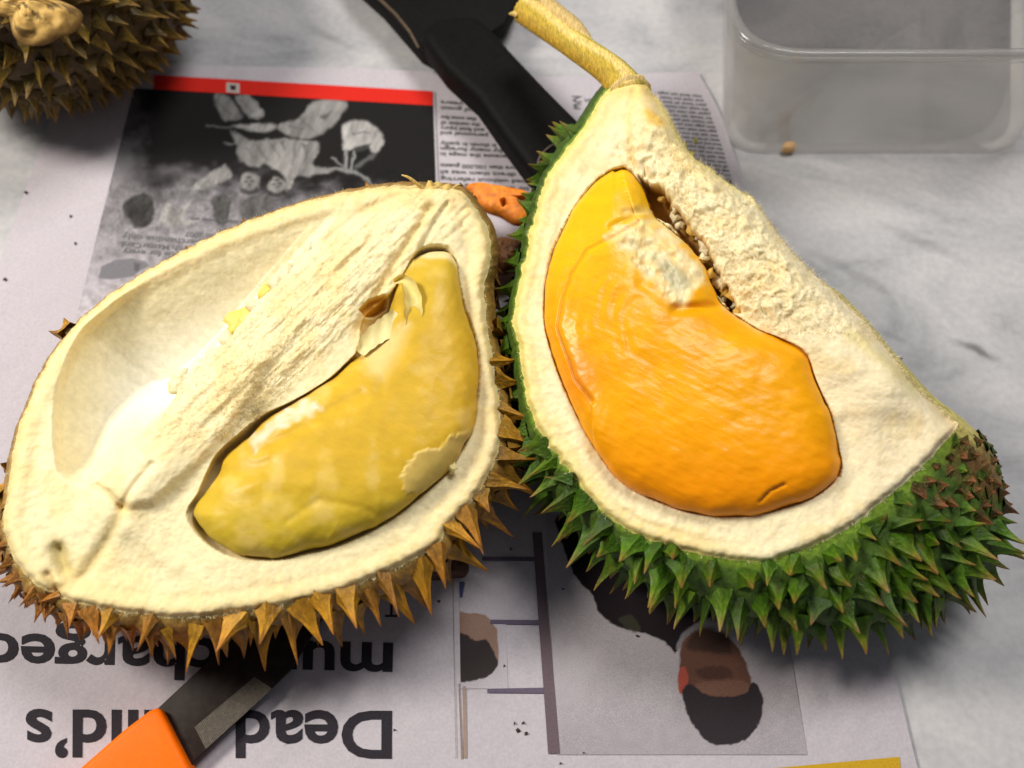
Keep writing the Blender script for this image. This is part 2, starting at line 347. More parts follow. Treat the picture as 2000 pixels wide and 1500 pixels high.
def painted(name, corners, nx, ny, paint, root, base, lvl, lift):
    q = np.asarray(corners, float); u = np.linspace(0, 1, nx)[None, :, None]; v = np.linspace(0, 1, ny)[:, None, None]
    g = (1-v)*((1-u)*q[0]+u*q[1])+v*((1-u)*q[3]+u*q[2])
    c = paint(g[..., 0], g[..., 1]).reshape(-1, 3)
    return mk(name, on_sheet(g[..., 0], g[..., 1], lvl, lift).reshape(-1, 3), grid_faces(ny, nx)[:, ::-1], M_print, root, base, col=c)
def blend(c, msk, col): return c*(1-msk[..., None])+np.asarray(col)*msk[..., None]
def soft(x, y, poly, f): return sst(-f, f, sdf(x, y, poly))
def softc(x, y, poly, f): return soft(x, y, catmull(poly, 70), f)
def z6(l): return [(380+a/4.167, 140+b/4.167) for a, b in l]
def paint_ad(x, y):
    n = fbm(x/14, y/14, 0, 4, 9); n2 = fbm(x/40, y/30, 0, 3, 31)
    c = np.ones(x.shape+(3,))*PAPER
    g = np.clip(sst(640, 400, y+14*n2), 0, 1)
    c = blend(c, g*.75, (.11, .108, .115))
    dark = sst(425, 330, y+45*n2-(x-520)*.10)*sst(205, 300, x+20*n)
    c = blend(c, dark, (.014, .013, .013))
    c = c*(1+.5*(n*sst(300, 380, y))[..., None])
    wrp = 3*fbm(x/9, y/9, 2, 2, 77); X, Y = x+wrp, y+3*fbm(x/9, y/9, 5, 2, 78)
    sh = (1+.55*fbm(x/10+y/30, y/26, 0, 3, 12))[..., None]
    for poly, v in [(catmull(p__, 70), v__) for p__, v__ in ((z6([(160, 200), (270, 200), (390, 360), (290, 395), (220, 370)]), .17), (z6([(340, 200), (450, 200), (560, 330), (540, 370), (450, 370), (390, 300)]), .22),
                    (z6([(980, 245), (1240, 245), (1140, 420), (1010, 520), (900, 540), (760, 520), (670, 450), (720, 420), (860, 370)]), .20),
                    (z6([(320, 440), (640, 420), (640, 470), (520, 485), (400, 470)]), .27),
                    (z6([(300, 480), (470, 560), (700, 545), (980, 570), (1010, 640), (960, 760), (1140, 800), (940, 850), (830, 850), (770, 960), (720, 840), (640, 790), (570, 740), (520, 780), (400, 740), (340, 660), (350, 600), (240, 580), (330, 590)]), .22),
                    (z6([(1210, 430), (1400, 400), (1530, 520), (1530, 600), (1450, 660), (1390, 600), (1220, 640), (1210, 570)]), .34),
                    (z6([(380, 850), (440, 820), (520, 850), (520, 930), (460, 985), (390, 960)]), .20), (z6([(600, 940), (650, 860), (710, 880), (770, 950), (640, 985)]), .22),
                    (z6([(-20, 940), (200, 780), (260, 770), (290, 860), (60, 960)]), .24),
                    ([(310, 420), (330, 395), (345, 410), (372, 392), (360, 425), (390, 430), (330, 445)], .26), ([(240, 400), (262, 388), (268, 420), (250, 430)], .05),
                    ([(250, 395), (290, 380), (300, 430), (262, 445)], .04), ([(415, 385), (450, 390), (440, 440), (420, 430)], .07), ([(470, 395), (520, 380), (525, 420), (480, 430)], .10))]:
        m = soft(X, Y, poly, 4); c = c*(1-m[..., None])+m[..., None]*np.array([v, v*.97, v*.95])*sh
    for pl, w_, v in ((z6([(1235, 650), (1235, 810)]), 3.2, .26), (z6([(1305, 650), (1270, 810)]), 2.6, .24), (z6([(1000, 800), (1150, 790), (1300, 815), (1400, 870), (1450, 940)]), 3.4, .20), (z6([(1120, 700), (1230, 790)]), 2, .18), (z6([(1320, 780), (1460, 680)]), 4, .10), (z6([(100, 440), (300, 455)]), 2, .10)):
        c = blend(c, np.exp(-(dpoly(X, Y, pl)/w_)**2), (v, v, v))
    for pl, v in ((z6([(1010, 360), (1120, 320), (1060, 400)]), .06), (z6([(1300, 610), (1440, 580), (1400, 640), (1330, 660)]), .05), (z6([(690, 560), (740, 560), (730, 650)]), .09), (z6([(870, 580), (920, 600), (900, 660)]), .08)):
        c = blend(c, soft(X, Y, pl, 3)*.8, (v, v, v))
    c = blend(c, np.exp(-(dpoly(X, Y, z6([(1290, 505), (1430, 490)]))/1.5)**2)*.7, (.08, .08, .1))
    for fx, fy in ((446, 905), (672, 925)):
        for dx, dy, w_ in ((-26, -8, 9), (24, -14, 9), (0, 14, 6), (-4, -44, 12)):
            q6 = z6([(fx+dx-10, fy+dy), (fx+dx+10, fy+dy-2)]); c = blend(c, .75*np.exp(-(dpoly(x, y, q6)/(w_/4.2))**2), (.035, .033, .033))
        c = blend(c, .8*soft(x, y, catmull(z6([(fx-64, fy+40), (fx, fy+66), (fx+60, fy+36), (fx+70, fy+76), (fx, fy+96), (fx-70, fy+80)]), 30), 3), (.03, .028, .028))
    for pl in ([(500, 600), (600, 720)], [(600, 560), (700, 700)], [(820, 600), (800, 760)], [(930, 590), (900, 720)], [(420, 620), (480, 700)], [(740, 430), (900, 470)], [(850, 380), (960, 470)], [(180, 250), (300, 350)], [(380, 240), (480, 330)]):
        c = blend(c, .45*np.exp(-(dpoly(X, Y, z6(pl))/2.0)**2), (.07, .068, .066))
    c = c*(1+.35*sst(320, 370, y)*sst(520, 430, y)*fbm(x/4.5, y/4.5, 0, 3, 131))[..., None]
    # printed grey ellipse below the advert
    ell = [(192, 543), (198, 520), (225, 508), (258, 504), (285, 512), (292, 520), (270, 530), (262, 540), (215, 546)]
    c = blend(c, soft(x, y, ell, 1.5), (.17, .165, .18)); c = blend(c, soft(x, y, [(262, 512), (275, 516), (270, 532), (262, 528)], 2)*.6, (.06, .06, .06))
    return c
painted('printed_photo', [(262, 172), (846, 205), (853, 420), (144, 640)], 380, 240, lambda x, y: paint_ad(x, y), up_root, up_base, LVL_UP, .03)
def z7(l): return [(900+a/1.818, 900+b/1.818) for a, b in l]
def paint_man(x, y):
    n = fbm(x/16, y/16, 0, 4, 21)
    c = np.ones(x.shape+(3,))*np.array([.335, .305, .33])*(1+.08*n[..., None])
    c = blend(c, .35*sst(1500, 1250, x)*sst(1480, 1300, y), PAPER)
    X, Y = x+1.5*vnoise(x/7, y/7, 0, 4), y+1.5*vnoise(x/7, y/7, 3, 4)
    c = blend(c, softc(X, Y, z7([(340, 200), (345, 245), (400, 400), (470, 480), (490, 540), (560, 590), (640, 610), (720, 640), (768, 690), (775, 640), (840, 590), (1000, 480), (900, 250), (500, 150)]), 2), np.array([.018, .013, .016]))
    c = blend(c, softc(X, Y, z7([(560, 560), (610, 550), (640, 600), (600, 605)]), 3)*.8, (.045, .045, .03))
    c = blend(c, softc(X, Y, z7([(768, 672), (790, 610), (870, 560), (910, 560), (900, 600), (835, 620)]), 3), (.20, .19, .20))
    c = blend(c, softc(X, Y, z7([(785, 650), (850, 600), (940, 620), (1000, 690), (1030, 780), (1030, 840), (930, 850), (800, 830), (780, 760)]), 3), np.array([.115, .055, .04]))
    c = blend(c, softc(X, Y, z7([(860, 590), (940, 610), (960, 680), (880, 680), (800, 660)]), 6)*.8, (.035, .022, .018))
    c = blend(c, softc(X, Y, z7([(840, 740), (940, 730), (960, 770), (860, 775)]), 5)*.7, (.05, .025, .022))
    c = blend(c, softc(X, Y, z7([(840, 790), (1000, 780), (1020, 830), (850, 830)]), 5)*.6, (.19, .10, .075))
    c = blend(c, softc(X, Y, z7([(772, 750), (790, 730), (806, 760), (800, 820), (778, 825), (770, 790)]), 2), (.33, .07, .05))
    c = blend(c, softc(X, Y, z7([(788, 815), (815, 790), (870, 830), (940, 838), (1010, 828), (1035, 785), (1062, 810), (1073, 860), (1060, 930), (1010, 990), (940, 1010), (880, 1000), (820, 930), (795, 870)]), 2), np.array([.030, .024, .028]))
    return c
painted('printed_photo', [(1066, 1000), (1500, 1000), (1577, 1474), (1088, 1474)], 330, 300, paint_man, lo_root, lo_base, LVL_LO, .03)
def paint_head(x, y):
    n = fbm(x/10, y/10, 0, 3, 41); c = np.ones(x.shape+(3,))*PAPER*.97
    X, Y = x+1.5*n, y+1.5*vnoise(x/6, y/6, 1, 5)
    c = blend(c, softc(X, Y, [(898, 1196), (912, 1198), (945, 1200), (968, 1225), (972, 1250), (970, 1300), (930, 1310), (898, 1240)], 2), np.array([.27, .17, .13]))
    c = blend(c, softc(X, Y, [(898, 1235), (910, 1240), (930, 1252), (950, 1250), (968, 1282), (972, 1300), (950, 1322), (905, 1332), (890, 1330), (890, 1235)], 2), np.array([.04, .032, .032]))
    c = blend(c, softc(X, Y, [(897, 1138), (907, 1138), (904, 1165), (898, 1165)], 2), (.06, .07, .16))
    c = blend(c, softc(X, Y, [(1000, 900), (1040, 890), (1075, 930), (1040, 1000), (1000, 985), (985, 950)], 9)*.0, (.05, .045, .05))
    return c
painted('printed_photo', [(897, 1130), (985, 1130), (992, 1345), (900, 1345)], 90, 190, paint_head, lo_root, lo_base, LVL_LO, .03)
print_quads('frame_rule', [[(1040, 1040), (1058, 1040), (1094, 1472), (1071, 1472)]], M_print, lo_root, lo_base, LVL_LO, .045, 20, [(.13, .095, .11)])
for tq in ([(942, 1087), (1045, 1088), (1045, 1096), (942, 1095)], [(958, 1210), (1055, 1211), (1055, 1220), (958, 1218)], [(952, 1345), (1063, 1343), (1063, 1354), (952, 1353)]):
    print_quads('tick_rule', [tq], M_print, lo_root, lo_base, LVL_LO, .05, 5, [(.12, .095, .14)])
print_quads('column_rule', [[(896, 1335), (898, 1335), (904, 1482), (901, 1482)], [(904, 1340), (910, 1340), (912, 1480), (906, 1480)], [(884, 1120), (885.5, 1120), (892, 1480), (890.5, 1480)]], M_print, lo_root, lo_base, LVL_LO, .045, 8, [(.25, .17, .13), (.30, .22, .18), (.33, .31, .31)])
print_quads('yellow_strip', [[(1470, 1504), (1757, 1478), (1764, 1540), (1470, 1540)]], M_yelink, lo_root, lo_base, LVL_LO, .03, 10)

# ------------------------------------------------------------------ durian building blocks
def shell_rings(A, B, C, n):
    v = np.linspace(0, 1, n)[:, None, None]; ctl = 2*B-.5*(A+C)
    return (1-v)**2*A[None]+2*v*(1-v)*ctl[None]+v*v*C[None]
TH_MESH = {}
def thorn_mesh(key, cb, cm, ct, sides, sq, bend):
    """one horny pyramid: wide foot, hollow flanks, sharp tip; unit length and unit foot radius"""
    hs = [-.22, .0, .10, .24, .44, .66, .85, 1.0]; rs = [1.18, 1.0, .78, .57, .38, .23, .125, .035]
    V, C, F = [], [], []; ph = len(TH_MESH)*1.7
    def pt(k, r, h):
        a = 2*math.pi*k/sides+.28*math.sin((k % sides)*3.1+ph); rr = r*(1+.16*math.sin((k % sides)*5.3+ph*2))
        return np.array([rr*math.cos(a)+bend*max(h, 0)**2, rr*math.sin(a)*sq+.06*math.sin(h*5+ph)*max(h, 0), h])
    for k in range(sides):                       # each flank is its own strip, so the ridges stay crisp
        o_ = len(V)
        for h, r in zip(hs, rs):
            p, q = pt(k, r, h), pt(k+1, r, h); mid = (p+q)/2*np.array([.90, .90, 1]) if h < .9 else (p+q)/2
            t = max(h, 0)
            c = np.array(cb)*(1-t/.5)+np.array(cm)*(t/.5) if t < .5 else np.array(cm)*(1-(t-.5)/.5)+np.array(ct)*((t-.5)/.5)
            V += [p, mid, q]; C += [c*1.12, c*.96, c*1.12]
        F += [tuple(int(i)+o_ for i in f) for f in grid_faces(len(hs), 3)]
    me = bpy.data.meshes.new('thorn'); me.from_pydata([tuple(v) for v in V], [], F); me.polygons.foreach_set('use_smooth', [True]*len(F))
    a = me.color_attributes.new('col', 'FLOAT_COLOR', 'POINT'); c4 = np.ones((len(V), 4), np.float32); c4[:, :3] = np.clip(C, 0, 1); a.data.foreach_set('color', c4.ravel())
    me.materials.append(M_thorn); me.update(); TH_MESH[key] = me
    return me
def put_thorns(root, base, pos, nor, dirs, length, width, meshes, rank):
    """the 300 that show largest are thorns of their own, the others one joined part"""
    RV, RF, RC, off = [], [], [], 0
    for i in np.argsort(rank):
        p, d, l, wd, me = pos[i], dirs[i], length[i], width[i], meshes[i]
        q = Vector(d).to_track_quat('Z', 'X'); r = q.to_matrix() @ Matrix.Rotation(random.uniform(0, 6.28), 3, 'Z')
        m = (r @ Matrix.Diagonal((wd*S, wd*S, l*S))).to_4x4(); m.translation = Vector((np.asarray(p)-base)*S)
        if rank[i] <= lim300(rank):
            o = bpy.data.objects.new('thorn', me); COL.objects.link(o); o.parent = root; o.matrix_local = m
        else:
            v = np.empty(len(me.vertices)*3); me.vertices.foreach_get('co', v); v = v.reshape(-1, 3)
            M_ = np.array(m); RV.append((v@M_[:3, :3].T+M_[:3, 3])/S+base); RF += [tuple(k+off for k in f.vertices) for f in me.polygons]; off += len(v)
            cc = np.empty(len(v)*4); me.color_attributes['col'].data.foreach_get('color', cc); RC.append(cc.reshape(-1, 4)[:, :3])
    if RV:
        o = mk('thorn_cover', np.vstack(RV), RF, M_thorn, root, base, col=np.vstack(RC)); o['kind'] = 'stuff'
def lim300(rank): return np.sort(rank)[min(299, len(rank)-1)]
def scatter(pts, nor, rmin, lim, keep):
    """dart throwing over candidate surface points"""
    idx = rng.permutation(np.nonzero(keep)[0]); sel = []
    arr = np.empty((0, 3))
    for i in idx:
        if len(sel) and (((arr-pts[i])**2).sum(1) < rmin[i]**2).any(): continue
        sel.append(i); arr = np.vstack([arr, pts[i]])
        if len(sel) >= lim: break
    return np.array(sel)
def resample(Vg, nrm_g, n):
    nv, nt = Vg.shape[:2]
    a = np.linalg.norm(np.cross(Vg[1:, :]-Vg[:-1, :], np.roll(Vg, -1, 1)[:-1]-Vg[:-1]), axis=-1)
    p = (a/a.sum()).ravel(); k = rng.choice(len(p), n, p=p); r, c = k//nt, k % nt
    fu, fv = rng.random(n)[:, None], rng.random(n)[:, None]
    c2 = (c+1) % nt
    pos = (1-fv)*((1-fu)*Vg[r, c]+fu*Vg[r, c2])+fv*((1-fu)*Vg[r+1, c]+fu*Vg[r+1, c2])
    return pos, nrm_g[r, c], (r+fv[:, 0])/(nv-1), c
def grid_normals(V):
    du = np.roll(V, -1, 1)-np.roll(V, 1, 1); dv = np.gradient(V, axis=0)
    return nrm(np.cross(du, dv))
def project(q):
    d = q-CAM; f = d@FW; return 1000+FPX*(d@RT)/f, 750-FPX*(d@UP)/f
def fibres(name, pts, nor, tang, n, ln, wd, root, base, colr, m):
    """many small torn pith fibres joined in one part"""
    V, F, C = [], [], []; R = rng
    for i in R.choice(len(pts), n):
        p = pts[i]+R.normal(0, .04, 3); d = nrm(nor[i]+R.normal(0, .9, 3)); s = nrm(np.cross(d, R.normal(0, 1, 3)))
        l = ln*R.uniform(.4, 1.6); b = nrm(d+R.normal(0, .7, 3)); k = len(V); w_ = wd*R.uniform(.6, 1.6)
        V += [p-s*w_, p+s*w_, p+d*l*.5+s*w_*.7, p+d*l*.5-s*w_*.7, p+d*l*.5+b*l*.5]
        F += [(k, k+1, k+2, k+3), (k+3, k+2, k+4)]
        c = np.array(colr)*R.uniform(.75, 1.08); C += [c]*5
    o = mk(name, np.array(V), F, m, root, base, smooth=False, col=np.array(C), extra={'rough': np.full(len(V), .7)})
    o['kind'] = 'stuff'; return o
def pod(name, outline, center, q, n_pl, n_dir, hfun, cfun, m, root, base, N_=460, K=120, edge=-1.1, H=1.9, under=1.2, pw=2.6, quad=None):
    O = catmull(outline, N_); s = np.linspace(1, 0, K)[:, None]
    O = O+nrm(O-np.array(center))*(4.5*fbm(np.arange(N_)/9., 0*np.arange(N_), 0, 4, N_))[:, None]
    cx, cy = center
    # the core of the pod is a short line, so that the swelling follows its bend
    if quad is not None:
        ql = catmull(quad, 60, False); dd = ((O[:, None]-ql[None])**2).sum(-1); ctr = ql[dd.argmin(1)]
        for _ in range(25): ctr = (np.roll(ctr, 3, 0)+ctr+np.roll(ctr, -3, 0))/3
    else: ctr = np.tile([cx, cy], (N_, 1))
    px = ctr[None, :, 0]+(O[None, :, 0]-ctr[None, :, 0])*s; py = ctr[None, :, 1]+(O[None, :, 1]-ctr[None, :, 1])*s
    sb = np.broadcast_to(s, px.shape)
    dd_ = np.maximum(sdf(px, py, O[::3]), 0); dd_[0] = 0; tt = 1-np.exp(-dd_/62)
    dome = .5*np.sqrt(np.clip(1-sb**pw, 0, 1))+.5*np.sqrt(np.clip(1-(1-tt)**2, 0, 1))
    up = Ppl(px, py, q, n_pl)+n_dir*(edge+.22*fbm(np.arange(N_)/26., 0*np.arange(N_), 2, 3, 7)[None, :]*sb**6+H*dome+hfun(px, py)*np.clip((1-sb)*12, 0, 1))[..., None]
    lo = Ppl(px, py, q, n_pl)+n_dir*(edge-under*dome)[..., None]
    V = np.vstack([up.reshape(-1, 3), lo[1:].reshape(-1, 3)])
    n = N_*K
    Fu = grid_faces(K, N_, True); lid = np.concatenate([np.arange(N_), n+np.arange((K-1)*N_)])
    Fl = lid[grid_faces(K, N_, True)][:, ::-1]
    c = cfun(px, py); cl = np.concatenate([c.reshape(-1, 3), c[1:].reshape(-1, 3)])
    F = np.vstack([Fu, Fl]); F = F[:, ::-1] if name == 'x' else F
    return mk(name, V, F, m, root, base, col=cl)
def groove(x, y, pl, amp, w_): return amp*np.exp(-(dpoly(x, y, pl)/w_)**2)

# ------------------------------------------------------------------ the pale, opened durian half
CREAM = np.array([.84, .735, .45]); WHITE = np.array([.84, .80, .66]); YEL = np.array([.80, .58, .20])
RIM_L = [(827,364),(870,366),(903,376),(938,414),(960,460),(961,508),(950,554),(955,629),(967,712),(980,790),(982,850),(966,910),(930,973),(876,1030),(860,1064),(800,1100),(725,1135),(650,1164),(550,1186),(450,1200),(350,1211),(250,1200),(150,1183),(95,1160),(50,1130),(18,1080),(3,1025),(10,970),(26,863),(53,783),(90,704),(133,645),(196,586),(267,538),(373,479),(480,431),(587,394),(693,370),(773,362)]
BEL_L = [(832,395),(870,398),(900,410),(932,445),(956,490),(960,535),(955,580),(960,655),(974,735),(990,815),(990,880),(974,945),(938,1010),(890,1062),(862,1098),(806,1136),(732,1172),(657,1202),(556,1224),(456,1238),(356,1246),(258,1234),(165,1212),(112,1186),(74,1154),(48,1104),(36,1050),(44,995),(62,890),(88,810),(122,735),(163,678),(222,622),(290,575),(392,516),(496,468),(600,430),(704,402),(780,393)]
cav1 = catmull([(107,757),(101,800),(101,863),(109,922),(128,940),(150,949),(187,943),(240,895),(290,840),(341,789),(352,751),(395,714),(459,650),(507,591),(565,527),(613,474),(655,430),(656,405),(600,415),(533,437),(427,474),(320,522),(229,581),(160,639),(128,698)], 90)
cav2 = catmull([(872,482),(892,508),(897,545),(907,588),(928,652),(938,705),(935,783),(926,838),(906,879),(874,926),(826,969),(746,1029),(666,1066),(600,1083),(533,1096),(456,1089),(405,1064),(372,1027),(364,997),(385,965),(400,930),(424,884),(466,846),(508,812),(576,780),(640,741),(672,712),(700,680),(708,625),(745,590),(780,548),(805,502),(830,482)], 110)
ridge = [(235,985),(330,880),(450,765),(560,655),(680,545),(790,440),(850,395)]
qL = P(500, 780, 6.0); npL = nrm(np.array([0.03, -.12, 1.0])); ndL = nrm(CAM-qL)
Np, Kp = 860, 190
both = catmull(np.hstack([RIM_L, BEL_L]), Np)
O = both[:, :2].copy(); ang = np.arange(Np)/Np*2*math.pi
both[:, 2] -= 14*sst(850, 930, both[:, 2])
jit = fbm(np.arange(Np)/4., 0*ang, 0, 4, 5)*3.6
oc = np.array([500, 800.]); od = nrm(O-oc); O = O+od*jit[:, None]
s = np.linspace(1, 0, Kp)[:, None]**.92
px = oc[0]+(O[None, :, 0]-oc[0])*s; py = oc[1]+(O[None, :, 1]-oc[1])*s
e = dpoly(px, py, O[::4], True)
def height_L(px, py, e):
    facet = sst(0, 60, (px-240)*.75+(py-1000)*.66)*sst(1195, 1100, py); d1 = sdf(px, py, cav1); d2 = sdf(px, py, cav2); dr = dpoly(px, py, ridge)
    wob = 7*fbm(px/22, py/22, 0, 3, 61)
    rough = sst(95, 55, dr)*sst(930, 760, py)
    dout = dpoly(px, py, [(240,895),(187,943),(150,949),(128,940),(109,922),(101,863),(101,801),(128,698),(160,639),(229,581),(320,522),(427,474),(533,437),(600,415),(656,405)])
    wd1 = 215+110*sst(150, 430, px); t1 = np.clip(dout/wd1, 0, 1)
    ks = sst(110, 330, px); f1 = ((1-ks)*t1**.8+ks*np.sin(t1*math.pi/2)**1.25)*sst(-2, 16, d1+wob*sst(240, 380, px)*.7)
    t2 = np.clip(d2/55, 0, 1); f2 = np.sqrt(1-(1-t2)**2)
    h = -.28*np.exp(-(e/9)**2) + .05*np.exp(-((e-24)/12)**2) - .022*np.exp(-((e-44)/9)**2)
    h = h + .45*np.exp(-(dr/75)**2)*(d1 < 30)
    h = h - 3.4*f1 - .40*sst(0, 16, d1)*sst(330, 180, px)
    h = h + .24*soft(px, py, [(242,986),(205,948),(262,880),(341,795),(450,690),(530,700),(440,850),(385,905),(300,982)], 13)*(d1 < 6) - 1.35*f2
    flat = (1-f1)*(1-f2)
    h = h + flat*(.05*fbm(px/26, py/26, 0, 4, 2) + .012*fbm(px/5, py/5, 0, 2, 8))
    h = h + flat*rough*(.11*fbm((.73*px-.68*py)/70+.4*vnoise(px/14, py/14, 0, 19), (.68*px+.73*py)/11, 0, 4, 14) + .07*fbm(px/22, py/22, 0, 3, 17)*1. + .02*fbm(px/5, py/5, 0, 2, 15))
    for pl, a, w_ in (([(185,945),(215,962),(240,990)], -.22, 6), ([(242,990),(222,1035),(190,1085),(165,1125),(112,1158)], -.20, 15), ([(300,905),(262,950),(240,988)], -.12, 7),
                      ([(238,1012),(290,1062),(335,1105)], .13, 20), ([(250,1010),(370,960)], -.06, 22), ([(112,1078),(118,1100),(124,1112)], -.45, 16), ([(92,1125),(104,1150)], -.25, 10),
                      ([(700,640),(760,530),(800,470),(838,408)], -.16, 9), ([(818,490),(845,440),(870,400)], -.13, 6), ([(905,620),(920,520),(905,440)], -.06, 12),
                      ([(640,470),(700,420),(780,380)], -.12, 9), ([(560,640),(640,560),(720,470)], -.07, 8), ([(400,830),(520,720),(600,640)], -.06, 10), ([(830,560),(880,470),(880,410)], .05, 14)):
        h = h + flat*groove(px, py, pl, a, w_)
    h = h - .16*flat*facet*sst(420, 330, px)
    # cavity wall: faint silky folds
    h = h + .018*f1*fbm((px+py)/60, (py-px)/9, 0, 3, 44)
    return h, f1, f2, rough, dr, d1, d2
h, f1, f2, rough, dr, d1, d2 = height_L(px, py, e)
V = Ppl(px, py, qL, npL)+ndL*h[..., None]
nz = fbm(px/30, py/30, 0, 4, 23)[..., None]; nz2 = fbm(px/9, py/9, 0, 3, 24)[..., None]
c = CREAM*(1+.06*nz+.05*nz2)
c = blend(c, sst(.1, .7, f1), WHITE)
stk = fbm((.73*px-.68*py)/80, (.68*px+.73*py)/9, 0, 4, 114)
c = blend(c, np.clip(rough*(.06+1.0*stk), 0, 1)*.38, YEL)
rad = fbm(np.arange(Np)[None, :]/2.6, e/55, 0, 3, 115)[..., None]; bandL = (sst(75, 45, e)*(d1 < 0)*(d2 < 0))[..., None]
c = c*(1+.10*rad*bandL)*(1+.05*sst(.2, .6, f1)[..., None]*fbm((px+py)/90, (py-px)/14, 0, 3, 116)[..., None])
V = V + ndL*(.022*rad*bandL)
for pl, a, w_, cc in (([(700,640),(760,530),(800,470),(838,408)], .6, 10, YEL), ([(560,640),(640,560),(720,470)], .3, 10, YEL), ([(242,990),(190,1085),(112,1158)], .55, 12, np.array([.62,.46,.14])), ([(112,1070),(118,1100),(128,1118)], .8, 16, np.array([.42,.32,.06])), ([(90,1120),(104,1150)], .8, 9, np.array([.25,.12,.02])), ([(818,490),(870,400)], .35, 8, np.array([.5,.48,.28]))):
    c = blend(c, a*np.exp(-(dpoly(px, py, pl)/w_)**2), cc)
c = blend(c, .28*np.exp(-((e-44)/9)**2)*(d1 < 0)*(.6+nz2[..., 0]), YEL)
c = blend(c, .75*np.exp(-(e/7)**2)*(.6+.4*nz2[..., 0]), np.array([.55, .46, .15]))
c = blend(c, np.clip(sst(60, 8, e)*.45*(1+.8*nz2[..., 0]), 0, 1), np.array([.80, .58, .20]))
c = blend(c, np.clip(1.1*fbm(px/55, py/55, 0, 3, 141), 0, .4)*(d1 < 0), np.array([.80, .60, .24]))
c = blend(c, sst(900, 1200, py)*.3, np.array([.72, .60, .32]))
c = blend(c, sst(.3, 1, f2)*.85, np.array([.62, .42, .10]))
amber = soft(px, py, [(702,606),(720,588),(748,578),(760,582),(758,600),(735,615),(712,618)], 4)
c = blend(c, amber*.9, np.array([.62, .30, .02])); V = V - ndL*(amber*.4)[..., None]
rgh = .62-.24*sst(.2, .8, f1)
baseL = np.array([*P(500, 800, 0)[:2], 0])
durL = thing('opened_durian', 'opened durian half with golden brown thorns, one empty white cavity and pale yellow pulp', 'durian', baseL)
mk('pith', V.reshape(-1, 3), grid_faces(Kp, Np, True), M_pith, durL, baseL, col=np.clip(c, 0, 1).reshape(-1, 3), extra={'rough': rgh.ravel()})
rim3 = V[0]
both[:, 3] -= 20*sst(850, 1050, both[:, 1])
B3 = P(both[:, 2], both[:, 3], 3.0); cen = np.array([*P(490, 790, 0)[:2], .35]); C3 = cen+(B3-cen)*.62; C3[:, 2] = .45
ext = shell_rings(rim3, B3, C3, 26)
cap = np.vstack([ext.reshape(-1, 3), cen[None]]); nE = 26*Np
Fx = [tuple(f) for f in grid_faces(26, Np, True)[:, ::-1]]+[(nE-Np+(i+1) % Np, nE-Np+i, nE) for i in range(Np)]
nzx = fbm(cap[:, 0]*1.2, cap[:, 1]*1.2, cap[:, 2]*1.2, 4, 3)[:, None]
vfr = np.concatenate([np.repeat(np.arange(26)/25., Np), [1.]])[:, None]
hc = np.array([.30, .155, .028])*(1+.4*nzx); hc = hc*(1-sst(.06, 0, vfr))+np.array([.42, .27, .06])*sst(.06, 0, vfr)
mk('husk', cap, Fx, M_husk, durL, baseL, col=np.clip(hc, 0, 1))
nE3 = grid_normals(ext)
if (nE3[10]*(ext[10]-cen)).sum() < 0: nE3 = -nE3
pos, nor, vv, ci = resample(ext, nE3, 9000)
ipx, ipy = project(pos)
small = np.maximum(sst(300, 90, ipx)*sst(900, 1120, ipy), sst(1180, 1240, ipy)*sst(420, 250, ipx)*.8)
keep = (vv > np.where((ipy < 640) | ((ipx < 130) & (ipy < 960)), .36, .022)) & (vv < .72) & (pos[:, 2] > 1.0)
face = ((CAM-pos)*nor).sum(1)/np.linalg.norm(CAM-pos, axis=1)
sel = scatter(pos, nor, np.where((ipy > 900) | (ipx > 880), .70, .95)-.27*small, 640, keep)
near = sst(.08, .02, vv[sel])
gold = [thorn_mesh('g%d' % i, cb, cm, ct, sd, sq, bd) for i, (cb, cm, ct, sd, sq, bd) in enumerate((
    ((.30,.15,.015), (.46,.22,.014), (.28,.10,.015), 5, .8, .1), ((.34,.175,.018), (.42,.19,.012), (.24,.08,.012), 4, .9, -.1), ((.33,.16,.03), (.42,.18,.02), (.20,.07,.015), 5, .7, .25), ((.30,.13,.025), (.36,.14,.018), (.15,.05,.012), 6, .85, .0)))]
dn = nrm(nor[sel]*1.0+np.stack([rng.normal(0, .16, len(sel)), rng.normal(0, .16, len(sel)), -.62+rng.normal(0, .14, len(sel))], 1))
sm = small[sel]
put_thorns(durL, baseL, pos[sel], nor[sel], dn, (1.34+rng.normal(0, .22, len(sel)))*(1-.55*sm)*np.where((ipy[sel] < 800) | ((ipx[sel] < 130) & (ipy[sel] < 1000)), .62, 1), (.52+rng.normal(0, .06, len(sel)))*(1-.45*sm)*(1-.2*near), [gold[3] if s_ > .5 else gold[random.randrange(3)] for s_ in sm], -face[sel]+.5*(pos[sel, 2] < 1.5))
# torn pith fibres on the ridge and round the cut edge
fm = ((rough > .4) & (f1 < .25) & (f2 < .2)) | (e < 6)
fp = V[fm]; fn = np.tile(ndL, (len(fp), 1)); fn[:] += 0.5*nrm(np.where((e[fm] < 6)[:, None], np.broadcast_to(V[0]-cen, V.shape)[fm], 0*fp)+1e-9)
fibres('pith_fibres', fp, fn, None, 7000, .15, .0065, durL, baseL, CREAM*1.02, M_pith)
rm = e < 4; fibres('rim_fibres', V[rm], .3*ndL+nrm(np.broadcast_to(V[0]-cen, V.shape)[rm]), None, 2200, .15, .006, durL, baseL, CREAM*.95, M_pith)
